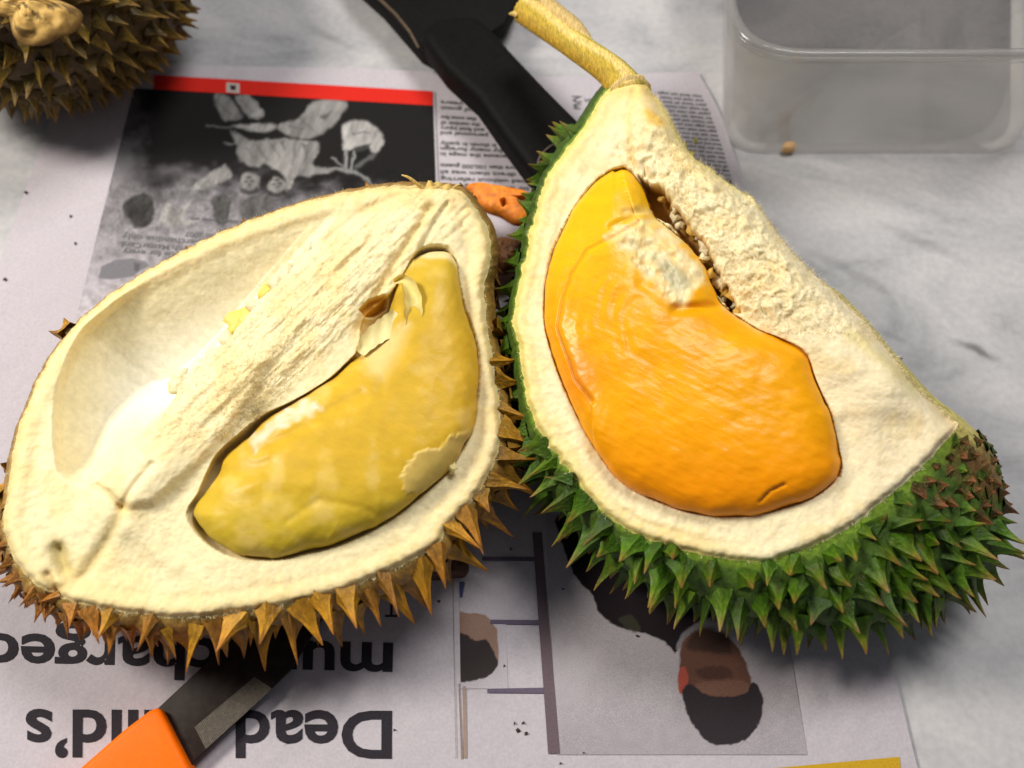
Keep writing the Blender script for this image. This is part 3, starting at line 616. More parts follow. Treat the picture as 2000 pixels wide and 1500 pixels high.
# torn flakes hanging over the empty cavity
def flake(name, cx, cy, r, hgt, colr, root, base, q, npl, nd, m, seed, sx=1.0, rot=0.0):
    rr = np.random.default_rng(seed); k = 12; a = np.linspace(0, 2*math.pi, k, endpoint=False)
    rad = r*(1+.35*rr.normal(0, 1, k).clip(-1, 1))
    V_, C_ = [], []
    for lay in (0, 1):
        for f in (1.0, .55, 0.02):
            for i in range(k):
                u_, w_ = rad[i]*math.cos(a[i])*f*sx, rad[i]*math.sin(a[i])*f
                x = cx+u_*math.cos(rot)-w_*math.sin(rot); y = cy+u_*math.sin(rot)+w_*math.cos(rot)
                hh = hgt+.10*(1-f)-lay*.06-(.14*f*f*math.cos(a[i])**2)
                V_.append(Ppl(np.array(x), np.array(y), q, npl)+nd*hh); C_.append(np.array(colr)*rr.uniform(.9, 1.06))
    F_ = [tuple(f) for f in grid_faces(3, k, True)]+[tuple(int(i)+3*k for i in f[::-1]) for f in grid_faces(3, k, True)]
    F_ += [(i, 3*k+i, 3*k+(i+1) % k, (i+1) % k) for i in range(k)]
    return mk(name, np.array(V_), F_, m, root, base, col=np.clip(C_, 0, 1), extra={'rough': np.full(len(V_), .5)})
for i, (x, y, r, hg, cc) in enumerate(((352,733,14,-.05,CREAM), (378,735,18,.05,CREAM), (400,716,17,.0,CREAM), (424,694,16,.05,CREAM), (447,664,15,.0,CREAM), (462,630,20,-.25,(.80,.66,.16)), (484,617,17,-.2,(.82,.68,.18)), (497,596,15,.0,CREAM), (523,566,16,-.15,(.82,.62,.14)), (540,556,14,.05,CREAM), (562,532,15,.05,CREAM), (585,508,14,.0,CREAM), (604,484,13,.05,CREAM), (343,752,12,.0,CREAM), (418,708,12,.1,CREAM))):
    flake('pith_flake', x, y, r, hg, cc, durL, baseL, qL, npL, ndL, M_pith, 50+i, 1.3, -.75)
for i, (x, y, r, hh_, cc) in enumerate(((486, 880, 9, .25, (.72, .50, .08)), (500, 889, 11, .32, (.70, .48, .06)), (516, 886, 8, .3, (.74, .54, .12)), (497, 866, 7, .2, (.80, .70, .45)), (880, 914, 9, .35, (.78, .66, .30)))):
    flake('pulp_shred', x, y, r, hh_, cc, durL, baseL, qL, npL, ndL, M_pulp, 120+i, 1.4, .4*i)
# pale yellow pulp pod
podL = [(812,500),(840,489),(872,490),(892,510),(898,545),(907,588),(928,652),(938,705),(935,783),(926,836),(905,877),(873,924),(824,966),(745,1025),(665,1062),(600,1079),(533,1092),(460,1083),(412,1056),(380,1020),(378,995),(400,965),(425,930),(440,895),(470,868),(490,850),(520,818),(576,784),(640,745),(672,718),(706,690),(735,655),(762,610),(775,560),(790,525)]
def hfL(x, y):
    h = .08*fbm(x/70, y/70, 0, 3, 71) + .006*fbm((x+.6*y)/50, (y-.6*x)/10, 0, 3, 72)
    h = h + groove(x, y, [(775,650),(760,700),(735,760)], -.10, 16) + groove(x, y, [(700,770),(640,800),(560,850),(500,880)], -.14, 12)
    h = h + groove(x, y, [(560,1010),(620,970),(700,985),(760,1020)], -.04, 8) + groove(x, y, [(430,950),(520,935),(600,940)], .07, 16)
    pt = soft(x+9*fbm(x/14, y/14, 0, 3, 171), y+9*fbm(x/14, y/14, 3, 3, 172), [(775,925),(800,885),(815,878),(850,872),(870,850),(905,838),(920,830),(912,868),(880,905),(860,930),(830,960),(790,962)], 4); h = h + .06*pt
    h = h - .12*soft(x+10*fbm(x/16, y/16, 0, 3, 161), y+12*fbm(x/16, y/16, 5, 3, 162), [(490,862),(520,830),(575,790),(612,778),(622,795),(590,812),(545,835),(510,870),(498,880)], 5)
    h = h + groove(x, y, [(480,885),(500,892),(520,885)], .12, 9)
    h = h - .10*soft(x, y, [(706,690),(735,655),(790,640),(770,690),(740,740),(715,730)], 16)
    return h
def cfL(x, y):
    n = fbm(x/45, y/45, 0, 4, 81)[..., None]; n2 = fbm((x+.5*y)/12, (y-.5*x)/4, 0, 3, 82)[..., None]
    c = np.ones(x.shape+(3,))*np.array([.63, .40, .030])*(1+.08*n+.03*n2)
    c = blend(c, np.clip(sst(860, 1060, y+40*n[..., 0])*.75, 0, 1), np.array([.54, .41, .03]))
    c = blend(c, sst(700, 520, y)*.7, np.array([.56, .39, .04]))
    c = blend(c, np.clip(n[..., 0]*1.1-.05, 0, .5), np.array([.74, .54, .17]))
    pt = soft(x+9*fbm(x/14, y/14, 0, 3, 171), y+9*fbm(x/14, y/14, 3, 3, 172), [(775,925),(800,885),(815,878),(850,872),(870,850),(905,838),(920,830),(912,868),(880,905),(860,930),(830,960),(790,962)], 4)
    c = blend(c, pt*.8, np.array([.60, .44, .13]))
    c = blend(c, .4*np.exp(-(dpoly(x+9*fbm(x/14, y/14, 0, 3, 171), y+9*fbm(x/14, y/14, 3, 3, 172), [(772,928),(798,886),(814,878),(848,872)])/2.6)**2), np.array([.80, .68, .32]))  # pale line: highlight on the raised skin's edge, put into the colour
    c = blend(c, soft(x, y, [(872,918),(885,905),(893,890),(897,902),(885,918),(874,926)], 2), np.array([.80, .70, .36]))
    c = blend(c, np.clip(soft(x+10*fbm(x/16, y/16, 0, 3, 161), y+12*fbm(x/16, y/16, 5, 3, 162), [(490,862),(520,830),(575,790),(612,778),(624,797),(590,812),(545,835),(510,870),(498,880)], 9)*(.85+.5*fbm(x/10, y/10, 0, 3, 163)), 0, 1), np.array([.76, .66, .48]))
    c = blend(c, soft(x, y, [(706,690),(735,655),(790,640),(770,690),(740,740),(715,730)], 18)*.65, np.array([.74, .62, .30]))
    c = blend(c, soft(x, y, [(812,500),(840,489),(872,490),(892,510),(893,525),(870,508),(835,508)], 5)*.85, np.array([.82, .70, .38]))
    return c
pL = pod('pulp_pod', podL, (735, 835), qL, npL, ndL, hfL, cfL, M_pulp, durL, baseL, edge=-.45, H=1.75)
# pale cap at the pod's end and the curled flap of skin
flake('pulp_cap', 855, 490, 32, -.55, (.78, .66, .36), durL, baseL, qL, npL, ndL, M_pulp, 5, 1.3, .35)
def ribbon(name, line, wid, hs, curl, colr, root, base, q, npl, nd, m):
    L2 = catmull(line, 26, False); t = np.gradient(L2, axis=0); t = nrm(t); nn = np.stack([-t[:, 1], t[:, 0]], 1)
    wv = np.interp(np.linspace(0, 1, 26), np.linspace(0, 1, len(wid)), wid); hv = np.interp(np.linspace(0, 1, 26), np.linspace(0, 1, len(hs)), hs)
    V_, C_ = [], []
    for lay in (0, 1):
        for k in range(26):
            for j in range(9):
                u_ = j/8*2-1; w_ = u_*wv[k]*(1+.06*math.sin(k*1.3))
                x, y = L2[k]+nn[k]*w_
                hh = hv[k]+curl*(u_*u_)-.07*lay+.02*math.sin(k*.9+j)
                V_.append(Ppl(np.array(x), np.array(y), q, npl)+nd*hh); C_.append(np.array(colr)*(1+.10*math.sin(k*.7+j*.8)))
    F_ = [tuple(f) for f in grid_faces(26, 9)]+[tuple(int(i)+234 for i in f[::-1]) for f in grid_faces(26, 9)]
    return mk(name, np.array(V_), F_, m, root, base, col=np.clip(C_, 0, 1), extra={'rough': np.full(468, .4)})
ribbon('skin_flap', [(764, 556), (780, 552), (793, 572), (799, 605), (797, 640), (782, 660)], [5, 12, 16, 17, 12, 4], [.85, 1.05, 1.0, .9, .75, .55], .22, (.76, .60, .20), durL, baseL, qL, npL, ndL, M_pulp)
ribbon('skin_flap', [(700, 690), (725, 660), (752, 640), (772, 615)], [10, 18, 22, 14], [.35, .5, .6, .7], .12, (.76, .64, .30), durL, baseL, qL, npL, ndL, M_pulp)
# dry strands at the stalk scar
def tube(name, pts, rad, colr, m, root, base, sides=8, nseg=24, wob=0.0):
    c_ = catmull(np.hstack([pts, np.asarray(rad)[:, None]]), nseg, False); p, r = c_[:, :3], c_[:, 3]
    t = nrm(np.gradient(p, axis=0)); ref = np.array([0, 0, 1.]); V_, C_ = [], []
    for k in range(nseg):
        a = nrm(np.cross(t[k], ref)); b_ = np.cross(a, t[k])
        for j in range(sides):
            th = 2*math.pi*j/sides; rr = r[k]*(1+wob*math.sin(j*2.7)+wob*.12*math.sin(k*.5+j))
            V_.append(p[k]+rr*(a*math.cos(th)+b_*math.sin(th))); C_.append(np.array(colr(k/(nseg-1), j/sides)) if callable(colr) else np.array(colr)*random.uniform(.85, 1.1))
    F_ = [tuple(f) for f in grid_faces(nseg, sides, True)]
    F_ += [tuple(range(sides))[::-1], tuple(range((nseg-1)*sides, nseg*sides))]
    return mk(name, np.array(V_), F_, m, root, base, col=np.clip(C_, 0, 1))
def Lp(x, y, hh): return Ppl(np.array(float(x)), np.array(float(y)), qL, npL)+ndL*hh
for pts, r in (([(830,372,0),(812,362,.3),(795,352,.5),(781,347,.5)], .09), ([(850,372,0),(843,362,.2),(838,356,.3)], .10), ([(880,372,-.1),(890,364,.1),(898,362,.2)], .07), ([(838,376,0),(850,368,.15),(864,370,.1)], .13)):
    tube('stalk_strand', np.array([Lp(*p_) for p_ in pts]), [r, r*.9, r*.7, r*.3][-len(pts):], (.62, .42, .12), M_stem, durL, baseL, 6, 14)
for i, (x, y, r) in enumerate(((846,370,16), (868,374,14), (828,380,12))):
    flake('stalk_scar', x, y, r, .12, (.78, .52, .16), durL, baseL, qL, npL, ndL, M_pith, 70+i)

# ------------------------------------------------------------------ the green durian segment with its stem
PAIR = [((1249,157),(1240,200)),((1215,160),(1214,205)),((1185,173),(1190,215)),((1163,205),(1165,245)),((1137,247),(1135,290)),((1099,295),(1098,335)),((1065,343),(1068,390)),((1051,386),(1052,430)),((1035,439),(1038,485)),((1024,490),(1028,530)),((1014,540),(1020,578)),((1005,585),(1011,628)),((1000,637),(1007,684)),((1012,695),(1017,750)),((1028,790),(1036,852)),((1055,852),(1062,925)),((1090,900),(1098,985)),((1122,938),(1140,1035)),((1175,1002),(1200,1090)),((1230,1040),(1260,1130)),((1285,1063),(1320,1160)),((1367,1085),(1400,1185)),((1423,1096),(1470,1202)),((1494,1102),(1560,1215)),((1530,1092),(1610,1222)),((1598,1065),(1690,1222)),((1670,1027),(1780,1200)),((1741,968),(1868,1155)),((1802,915),(1935,1085)),((1872,836),(1948,960)),((1857,813),(1900,850)),((1782,743),(1815,765)),((1739,685),(1755,705)),((1697,631),(1712,655)),((1643,578),(1662,596)),((1601,541),(1600,565)),((1553,493),(1548,520)),((1510,439),(1505,470)),((1473,386),(1468,425)),((1430,359),(1425,390)),((1387,327),(1380,360)),((1355,306),(1348,340)),((1329,269),(1322,305)),((1307,226),(1300,265)),((1281,185),(1275,230))]
qR = P(1400, 720, 6.6); npR = nrm(np.array([-.04, -.15, 1.0])); ndR = nrm(CAM-qR)
both = catmull(np.array([a+b for a, b in PAIR]), Np)
both[:, 2] += 12*sst(1130, 1060, both[:, 2])*(both[:, 3] < 860)
blind = dpoly(both[:, 0], both[:, 1], [(1281,185),(1329,269),(1430,359),(1510,439),(1601,541),(1697,631),(1782,743),(1845,800)]) < 8
bs = np.convolve(np.tile(blind*1., 3), np.ones(41)/41, 'same')[Np:2*Np]
both[:, 2] -= 22*bs; both[:, 3] += 12*bs
O = both[:, :2].copy(); oc = np.array([1380., 730.]); od = nrm(O-oc)
O = O+od*(fbm(np.arange(Np)/4., 0*ang, 0, 4, 6)*(3.2+3.5*(np.hypot(O[:, 0]-1000, (O[:, 1]-650)*.55) < 190)))[:, None]
px = oc[0]+(O[None, :, 0]-oc[0])*s; py = oc[1]+(O[None, :, 1]-oc[1])*s
e = dpoly(px, py, O[::4], True)
podR = [(1200,330),(1225,328),(1247,352),(1262,385),(1274,418),(1300,440),(1330,462),(1355,488),(1378,522),(1394,560),(1404,585),(1420,602),(1448,622),(1483,644),(1537,666),(1575,690),(1590,733),(1612,785),(1620,800),(1631,842),(1640,885),(1645,910),(1636,940),(1592,972),(1538,992),(1472,1008),(1395,1009),(1329,998),(1257,970),(1208,938),(1174,895),(1138,836),(1106,770),(1085,717),(1067,655),(1060,599),(1066,535),(1080,482),(1107,429),(1133,386),(1165,351)]
cavR = catmull(podR, 110)
core = [(1270,250),(1370,385),(1480,520),(1600,650),(1720,745)]
crack = [(1245,345),(1272,362),(1300,372),(1318,402),(1340,425),(1352,452),(1378,470),(1398,512),(1408,545),(1424,560),(1432,580),(1448,612),(1425,610),(1395,570),(1350,490),(1310,440),(1270,420)]
rgt = [(1281,185),(1329,269),(1430,359),(1510,439),(1601,541),(1697,631),(1782,743),(1857,813)]
dc = sdf(px, py, cavR); dco = dpoly(px, py, core); drt = dpoly(px, py, rgt); dk = sdf(px+4*vnoise(px/8, py/8, 0, 3), py, crack)
rough = sst(110, 60, dco)*sst(720, 560, py)*sst(180, 320, py+(px-1300)*.3)*(dc < 2)
fc = np.sqrt(1-(1-np.clip(dc/55, 0, 1))**2); flat = 1-fc
h = -.28*np.exp(-(e/9)**2) + .04*np.exp(-((e-24)/12)**2)
h = h + .75*np.exp(-(dco/75)**2)*flat - .55*np.exp(-(drt/22)**2)
h = h - 2.3*fc - 1.5*sst(-3, 9, dk)
rsd = flat*(1-sst(-3, 9, dk))
wx, wy = px+16*fbm(px/24, py/24, 0, 3, 35), py+16*fbm(px/24, py/24, 7, 3, 36)
lump = np.abs(fbm(wx/26, wy/26, 0, 3, 15))*.8+.10*(1+fbm(px/9, py/9, 3, 3, 37))
h = h + rsd*(.05*fbm(px/26, py/26, 0, 4, 2)+.012*fbm(px/5, py/5, 0, 2, 8)) + rsd*rough*(.40*lump-.08+.12*fbm((.68*px+.73*py)/30, (.73*px-.68*py)/13, 0, 4, 16))
left = sst(1500, 1350, px)*(dc < 0)
h = h - .03*np.exp(-((e-30)/7)**2)*left + .03*np.exp(-((e-42)/8)**2)*left
for pl, a, w_ in (([(1620,760),(1700,730),(1800,760)], -.05, 14), ([(1640,800),(1730,790),(1820,815)], .05, 16), ([(1650,830),(1670,930),(1640,985)], -.08, 14), ([(1700,830),(1715,900),(1690,970)], .05, 14),
                  ([(1195,200),(1215,260),(1200,320)], -.08, 9), ([(1240,180),(1225,240),(1235,320)], -.12, 8), ([(1150,330),(1110,400),(1080,480)], -.05, 7), ([(1255,210),(1290,260)], .18, 16), ([(1690,660),(1750,715),(1790,760)], -.06, 10)):
    h = h + rsd*groove(px, py, pl, a, w_)
V = Ppl(px, py, qR, npR)+ndR*h[..., None]
rad = fbm(np.arange(Np)[None, :]/2.6, e/55, 0, 3, 118)[..., None]; bandR = (sst(80, 45, e)*left)[..., None]; V = V+ndR*(.022*rad*bandR)
nz = fbm(px/30, py/30, 0, 4, 33)[..., None]; nz2 = fbm(px/8, py/8, 0, 3, 34)[..., None]
CR = np.array([.87, .76, .48])
c = CR*(1+.05*nz+.05*nz2)*(1+.10*rad*bandR)
c = blend(c, sst(.3, .8, rough)*np.clip(.5-lump*3.0, 0, .5), YEL)
c = blend(c, sst(1500, 1700, px)*.6, np.array([.80, .68, .46]))
c = blend(c, left*.30*np.exp(-((e-30)/8)**2)*(.7+nz2[..., 0]), YEL)
c = blend(c, .85*np.exp(-(e/(9+6*sst(1300, 1100, px)))**2)*sst(1700, 1500, px+.3*(1000-py)), np.array([.56, .62, .09]))
c = blend(c, np.clip(sst(60, 12, e)*.5*left*(1+.8*nz2[..., 0]), 0, 1), np.array([.84, .62, .20]))
c = blend(c, np.clip(1.1*fbm(px/55, py/55, 0, 3, 142), 0, .35), np.array([.82, .60, .24]))
c = blend(c, sst(-2, 6, dk), np.array([.50, .26, .04])*1.0)
c = blend(c, .5*np.exp(-(dpoly(px, py, [(1240,180),(1228,240),(1235,320)])/9)**2), YEL)
c = blend(c, .85*soft(px, py, [(1258,225),(1272,222),(1300,240),(1298,256),(1276,255),(1266,245)], 8), np.array([.82, .50, .06]))
c = blend(c, .6*sst(60, 5, dpoly(px, py, [(1215,158),(1255,158)])), np.array([.76, .55, .16]))
c = blend(c, sst(.2, .8, fc), np.array([.66, .40, .10]))
c = blend(c, .5*np.exp(-(dpoly(px, py, [(1655,655),(1720,700),(1790,765)])/14)**2), np.array([.70, .60, .20]))
c = blend(c, .5*sst(40, 0, e)*sst(1780, 1870, px), np.array([.55, .36, .12]))
baseR = np.array([*P(1430, 760, 0)[:2], 0])
durR = thing('opened_durian', 'green thorned durian segment with long cut stem and deep orange pulp', 'durian', baseR)
mk('pith', V.reshape(-1, 3), grid_faces(Kp, Np, True), M_pith, durR, baseR, col=np.clip(c, 0, 1).reshape(-1, 3), extra={'rough': np.full(px.size, .58)})
rim3 = V[0]
B3 = P(both[:, 2], both[:, 3], 3.0); cen = np.array([*P(1440, 780, 0)[:2], .35]); C3 = cen+(B3-cen)*.60; C3[:, 2] = .45
ext = shell_rings(rim3, B3, C3, 26)
cap = np.vstack([ext.reshape(-1, 3), cen[None]])
ipx, ipy = project(cap)
nzx = fbm(cap[:, 0]*1.2, cap[:, 1]*1.2, cap[:, 2]*1.2, 4, 3)[:, None]
hc = np.array([.05, .10, .006])*(1+.35*nzx)
brown = sst(70, 10, dpoly(ipx, ipy, [(1872, 836), (1900, 870), (1940, 930)])+25*nzx[:, 0])
hc = hc*(1-.8*brown[:, None])+np.array([.20, .075, .025])*.8*brown[:, None]
rs = np.concatenate([np.tile((np.arange(Np) > Np*0)*1., 26), [0.]])
dside = dpoly(ipx, ipy, [(1275,230),(1380,360),(1505,470),(1600,565),(1712,655),(1815,765),(1900,850)])
side = np.maximum(sst(34, 14, dside), np.concatenate([np.tile(bs, 26), [0]]))[:, None]
hc = hc*(1-side)+np.array([.52, .44, .12])*side
hc = hc*(1-sst(.045, 0, vfr)*(1-side))+np.array([.20, .33, .02])*sst(.045, 0, vfr)*(1-side)
mk('husk', cap, Fx, M_husk, durR, baseR, col=np.clip(hc, 0, 1))
nE3 = grid_normals(ext)
if (nE3[10]*(ext[10]-cen)).sum() < 0: nE3 = -nE3
pos, nor, vv, ci = resample(ext, nE3, 9000)
ipx, ipy = project(pos)
dside = dpoly(ipx, ipy, [(1275,210),(1380,345),(1505,455),(1600,550),(1712,645),(1815,755),(1890,835)])
tip = sst(190, 60, np.hypot(ipx-1900, ipy-900))
keep = (vv > .012) & (vv < .74) & (pos[:, 2] > 1.0) & (dside > 30) & ~((ipx > 1280) & (ipy < 600))
face = ((CAM-pos)*nor).sum(1)/np.linalg.norm(CAM-pos, axis=1)
lf = ((ipx < 1110) & (ipy < 860))
keep &= ~(lf & (vv < .12)) & ~((ipy < 260) & (ipx > 1110))
sel = scatter(pos, nor, np.where(ipy > 850, .66, .86)-.24*tip, 700, keep)
near = sst(.08, .02, vv[sel]); lf = lf[sel]
gr = [thorn_mesh('v%d' % i, tuple(np.array(cb)*.62), tuple(np.array(cm)*.70), tuple(np.array(ct)*.85), sd, sq, bd) for i, (cb, cm, ct, sd, sq, bd) in enumerate((
    ((.055,.135,.006), (.105,.21,.010), (.25,.135,.03), 5, .85, .1), ((.045,.115,.005), (.085,.175,.008), (.22,.10,.025), 4, .9, -.12), ((.075,.155,.007), (.125,.21,.012), (.27,.15,.035), 5, .75, .22), ((.10,.085,.012), (.22,.085,.025), (.24,.085,.03), 5, .9, .0), ((.06,.14,.006), (.13,.19,.012), (.26,.12,.03), 6, .9, .15)))]
dn = nrm(nor[sel]+np.stack([rng.normal(0, .16, len(sel)), rng.normal(0, .16, len(sel)), -.40+rng.normal(0, .14, len(sel))], 1))
tp = tip[sel]
put_thorns(durR, baseR, pos[sel], nor[sel], dn, (1.12+rng.normal(0, .18, len(sel)))*(1-.80*tp)*np.where(lf, .66, 1)*(1-.2*near), (.52+rng.normal(0, .06, len(sel)))*(1-.4*tp)*np.where(lf, .8, 1)*(1-.2*near), [gr[3] if t_ > .55 and random.random() < .8 else gr[random.choice((0, 1, 2, 4))] for t_ in tp], -face[sel]+.5*(pos[sel, 2] < 1.5))
fm = ((rough > .35) & (dk < -2)) | (e < 6)
fp = V[fm]; fn = np.tile(ndR, (len(fp), 1)); fn += .5*nrm(np.where((e[fm] < 6)[:, None], np.broadcast_to(V[0]-cen, V.shape)[fm], 0*fp)+1e-9)
fibres('pith_fibres', fp, fn, None, 8000, .16, .0065, durR, baseR, CR*1.02, M_pith)
rm = (e < 4) & (drt < 12); fibres('rim_fibres', V[rm], .6*ndR+nrm(np.broadcast_to(V[0]-cen, V.shape)[rm]), None, 2200, .17, .007, durR, baseR, CR, M_pith)
# crumbly knots beside the crack
for i in range(26):
    t = i/25; x = np.interp(t, [0, .3, .6, 1], [1290, 1345, 1385, 1440])+random.uniform(-14, 14)+10; y = np.interp(t, [0, .3, .6, 1], [370, 450, 530, 615])+random.uniform(-14, 14)
    flake('pith_flake', x, y, random.uniform(6, 12), random.uniform(-.6, .15), CR*random.uniform(.75, 1) if i % 3 else (.66, .40, .08), durR, baseR, qR, npR, ndR, M_pith, 200+i, 1.2, random.uniform(0, 3))
fold = [(1250,440),(1200,471),(1153,493),(1121,541),(1105,589),(1094,642),(1105,674),(1118,706),(1128,740),(1150,765),(1163,781)]
patch = [(1196,474),(1222,452),(1262,440),(1300,444),(1335,478),(1362,512),(1378,540),(1384,556),(1362,566),(1352,582),(1340,602),(1312,598),(1292,576),(1262,536),(1236,504)]
def hfR(x, y):
    h = .09*fbm(x/80, y/80, 0, 3, 91)+.011*fbm((x+.5*y)/50, (y-.5*x)/8, 0, 4, 92)+.018*fbm(x/30, y/22, 0, 3, 99)+.016*fbm((x-.2*y)/34, (y+.2*x)/11, 0, 3, 93)*sst(1250, 1550, x)
    dfo = dpoly(x, y, fold); h = h-.20*np.exp(-(dfo/5)**2)
    lf = inpoly(x, y, fold+[(1163,900),(1000,780),(1000,300),(1200,300)]); h = h-.16*sst(0, 10, dfo)*lf
    h = h + groove(x, y, [(1322,606),(1360,604),(1412,596)], -.30, 9) + groove(x, y, [(1260,560),(1300,590),(1322,606)], -.06, 12)
    h = h + groove(x, y, [(1250,352),(1270,400),(1240,430),(1200,450)], -.14, 7) + groove(x, y, [(1225,420),(1280,416),(1318,436)], -.12, 6)
    pd = sdf(x+14*fbm(x/18, y/18, 0, 3, 151), y+14*fbm(x/18, y/18, 4, 3, 152), patch); h = h - .14*sst(-6, 18, pd) + .09*sst(0, 8, pd)*fbm(x/11, y/11, 0, 4, 94)
    h = h + groove(x, y, [(1225,470),(1290,475),(1330,500),(1365,530)], .16, 10)
    h = h + groove(x, y, [(1528,940),(1500,955),(1482,975)], -.10, 3) + groove(x, y, [(1580,690),(1600,740),(1628,800)], .06, 8)
    h = h + .020*np.sin(dfo/4.2+3*fbm(x/60, y/60, 0, 2, 97))*sst(8, 40, dfo)*sst(170, 90, dfo)*sst(760, 640, y)*(1-lf)*(.5+vnoise(x/40, y/40, 0, 98))
    return h
def cfR(x, y):
    n = fbm(x/60, y/60, 0, 4, 95)[..., None]; n2 = fbm((x+.5*y)/26, (y-.5*x)/4, 0, 3, 96)[..., None]
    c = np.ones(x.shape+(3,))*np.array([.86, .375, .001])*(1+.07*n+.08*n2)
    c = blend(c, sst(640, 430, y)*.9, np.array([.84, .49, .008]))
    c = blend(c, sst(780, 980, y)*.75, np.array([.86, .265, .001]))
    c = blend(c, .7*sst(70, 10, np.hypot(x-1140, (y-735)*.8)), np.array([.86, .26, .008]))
    pd = sdf(x+14*fbm(x/18, y/18, 0, 3, 151), y+14*fbm(x/18, y/18, 4, 3, 152), patch)
    c = blend(c, np.clip(sst(-12, 10, pd)*(.85+.5*fbm(x/14, y/14, 0, 3, 153)), 0, 1), np.array([.84, .71, .40]))
    c = blend(c, .75*soft(x, y, [(1275,505),(1310,515),(1350,545),(1345,565),(1320,570),(1295,545)], 9), np.array([.46, .43, .26]))
    c = blend(c, .6*soft(x, y, [(1230,442),(1280,428),(1315,440),(1260,446)], 5), np.array([.84, .72, .36]))
    c = blend(c, .6*np.exp(-(dpoly(x, y, [(1225,420),(1280,416),(1318,436)])/10)**2), np.array([.82, .64, .26]))
    c = blend(c, .5*np.exp(-(dpoly(x, y, fold)/3)**2), np.array([.60, .22, .01]))
    c = blend(c, .8*np.exp(-(dpoly(x, y, [(1528,940),(1500,955),(1482,975)])/2.2)**2), np.array([.16, .05, .01]))
    c = blend(c, .55*np.exp(-(dpoly(x, y, [(1414,600),(1450,624),(1485,646)])/6)**2), np.array([.84, .66, .30]))
    return c
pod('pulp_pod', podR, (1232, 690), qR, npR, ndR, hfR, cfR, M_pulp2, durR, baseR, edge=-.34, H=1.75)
# stem
st0 = Ppl(np.array(1228.), np.array(182.), qR, npR)-ndR*.6
stp = np.array([st0, P(1196, 142, st0[2]-.2), P(1122, 88, st0[2]-.8), P(1062, 45, st0[2]-1.5), P(1026, 20, st0[2]-1.9)])
def stemcol(t, j):
    js = [0, .07, .12, .17, .21, .28, .33, .42, .5, .75, 1]
    cs = np.array([(.76,.55,.19), (.78,.58,.21), (.44,.36,.03), (.50,.40,.04), (.80,.56,.15), (.82,.60,.20), (.52,.37,.03), (.56,.36,.03), (.60,.36,.035), (.4,.3,.03), (.76,.55,.19)])  # pale yellow band on top carries the round ridge's highlight in its colour
    jj = (j+.02*math.sin(t*9)) % 1
    return np.array([np.interp(jj, js, cs[:, k]) for k in range(3)])*(1+.10*math.sin(t*23+j*31)*math.sin(t*61+j*7))
tube('stem', stp, [.84, .66, .60, .64, .66], stemcol, M_stem, durR, baseR, 48, 90, .03)
bk = np.array([P(1160, 92, st0[2]-.35), P(1128, 60, st0[2]-.6), P(1092, 30, st0[2]-.95), P(1062, 4, st0[2]-1.3)])
tube('bark_strip', bk, [.12, .36, .40, .34], lambda t, j: np.array([.62, .44, .16])*(1-.6*(j > .5)*min(1, t*2.0)), M_stem, durR, baseR, 10, 30, .1)
ca = P(1030, 19, st0[2]-1.75); tube('stem_joint', np.array([st0+ndR*.1, st0+(stp[1]-st0)*.12+ndR*.05, st0+(stp[1]-st0)*.3]), [.96, .90, .70], (.76, .55, .20), M_stem, durR, baseR, 20, 10, .05)
tube('stem_splinter', np.array([P(1012, 30, st0[2]-1.7), P(1004, 27, st0[2]-1.7), P(994, 27, st0[2]-1.75)]), [.16, .13, .03], (.72, .5, .14), M_stem, durR, baseR, 6, 8)

# ------------------------------------------------------------------ the uncut brown durian
cB = P(70, -62, 5.4); cB[2] = 5.4; RB = np.array([7.3, 7.2, 5.3])
baseB = np.array([cB[0], cB[1], 0.])
durB = thing('whole_durian', 'uncut dark brown durian with a pale stalk scar, at the top left corner', 'durian', baseB)
th = np.linspace(0, 2*math.pi, 140, endpoint=False)[None, :]; ph = np.linspace(.02, math.pi-.02, 80)[:, None]
sx = cB[0]+RB[0]*np.sin(ph)*np.cos(th); sy_ = cB[1]+RB[1]*np.sin(ph)*np.sin(th); sz = cB[2]+RB[2]*np.cos(ph)*np.ones_like(th)
Vb = np.stack([sx, sy_, sz], -1); nb = nrm((Vb-cB)/RB**2)
nn_ = fbm(Vb[..., 0]*.9, Vb[..., 1]*.9, Vb[..., 2]*.9, 4, 51)
Vb = Vb+nb*(.12*nn_)[..., None]
scar = P(52, 2, 9.2); sn = nrm((scar-cB)/RB**2)
mk('husk', Vb.reshape(-1, 3), grid_faces(80, 140, True)[:, ::-1], M_husk, durB, baseB, col=np.clip(np.array([.075, .045, .010])*(1+.5*nn_[..., None]), 0, 1).reshape(-1, 3))
pos, nor, vv, ci = resample(Vb, nb, 12000)
ipx, ipy = project(pos); dsc = np.linalg.norm(pos-(cB+nrm(scar-cB)*np.linalg.norm((scar-cB))), axis=1)
keep = (pos[:, 2] > .9) & (dsc > 1.7) & (ipx > -260) & (ipy > -260) & (((CAM-pos)*nor).sum(1) > -8)
sel = scatter(pos, nor, np.full(len(pos), .66), 460, keep)
br = [thorn_mesh('b%d' % i, cb, cm, ct, sd, sq, bd) for i, (cb, cm, ct, sd, sq, bd) in enumerate((
    ((.07,.045,.008), (.17,.105,.014), (.24,.13,.03), 5, .8, .2), ((.06,.04,.007), (.13,.085,.012), (.20,.10,.022), 4, .9, .1), ((.09,.06,.010), (.21,.13,.018), (.28,.15,.035), 5, .75, .3)))]
away = nrm(pos[sel]-scar); dn = nrm(nor[sel]*.8+away*.55+rng.normal(0, .12, (len(sel), 3)))
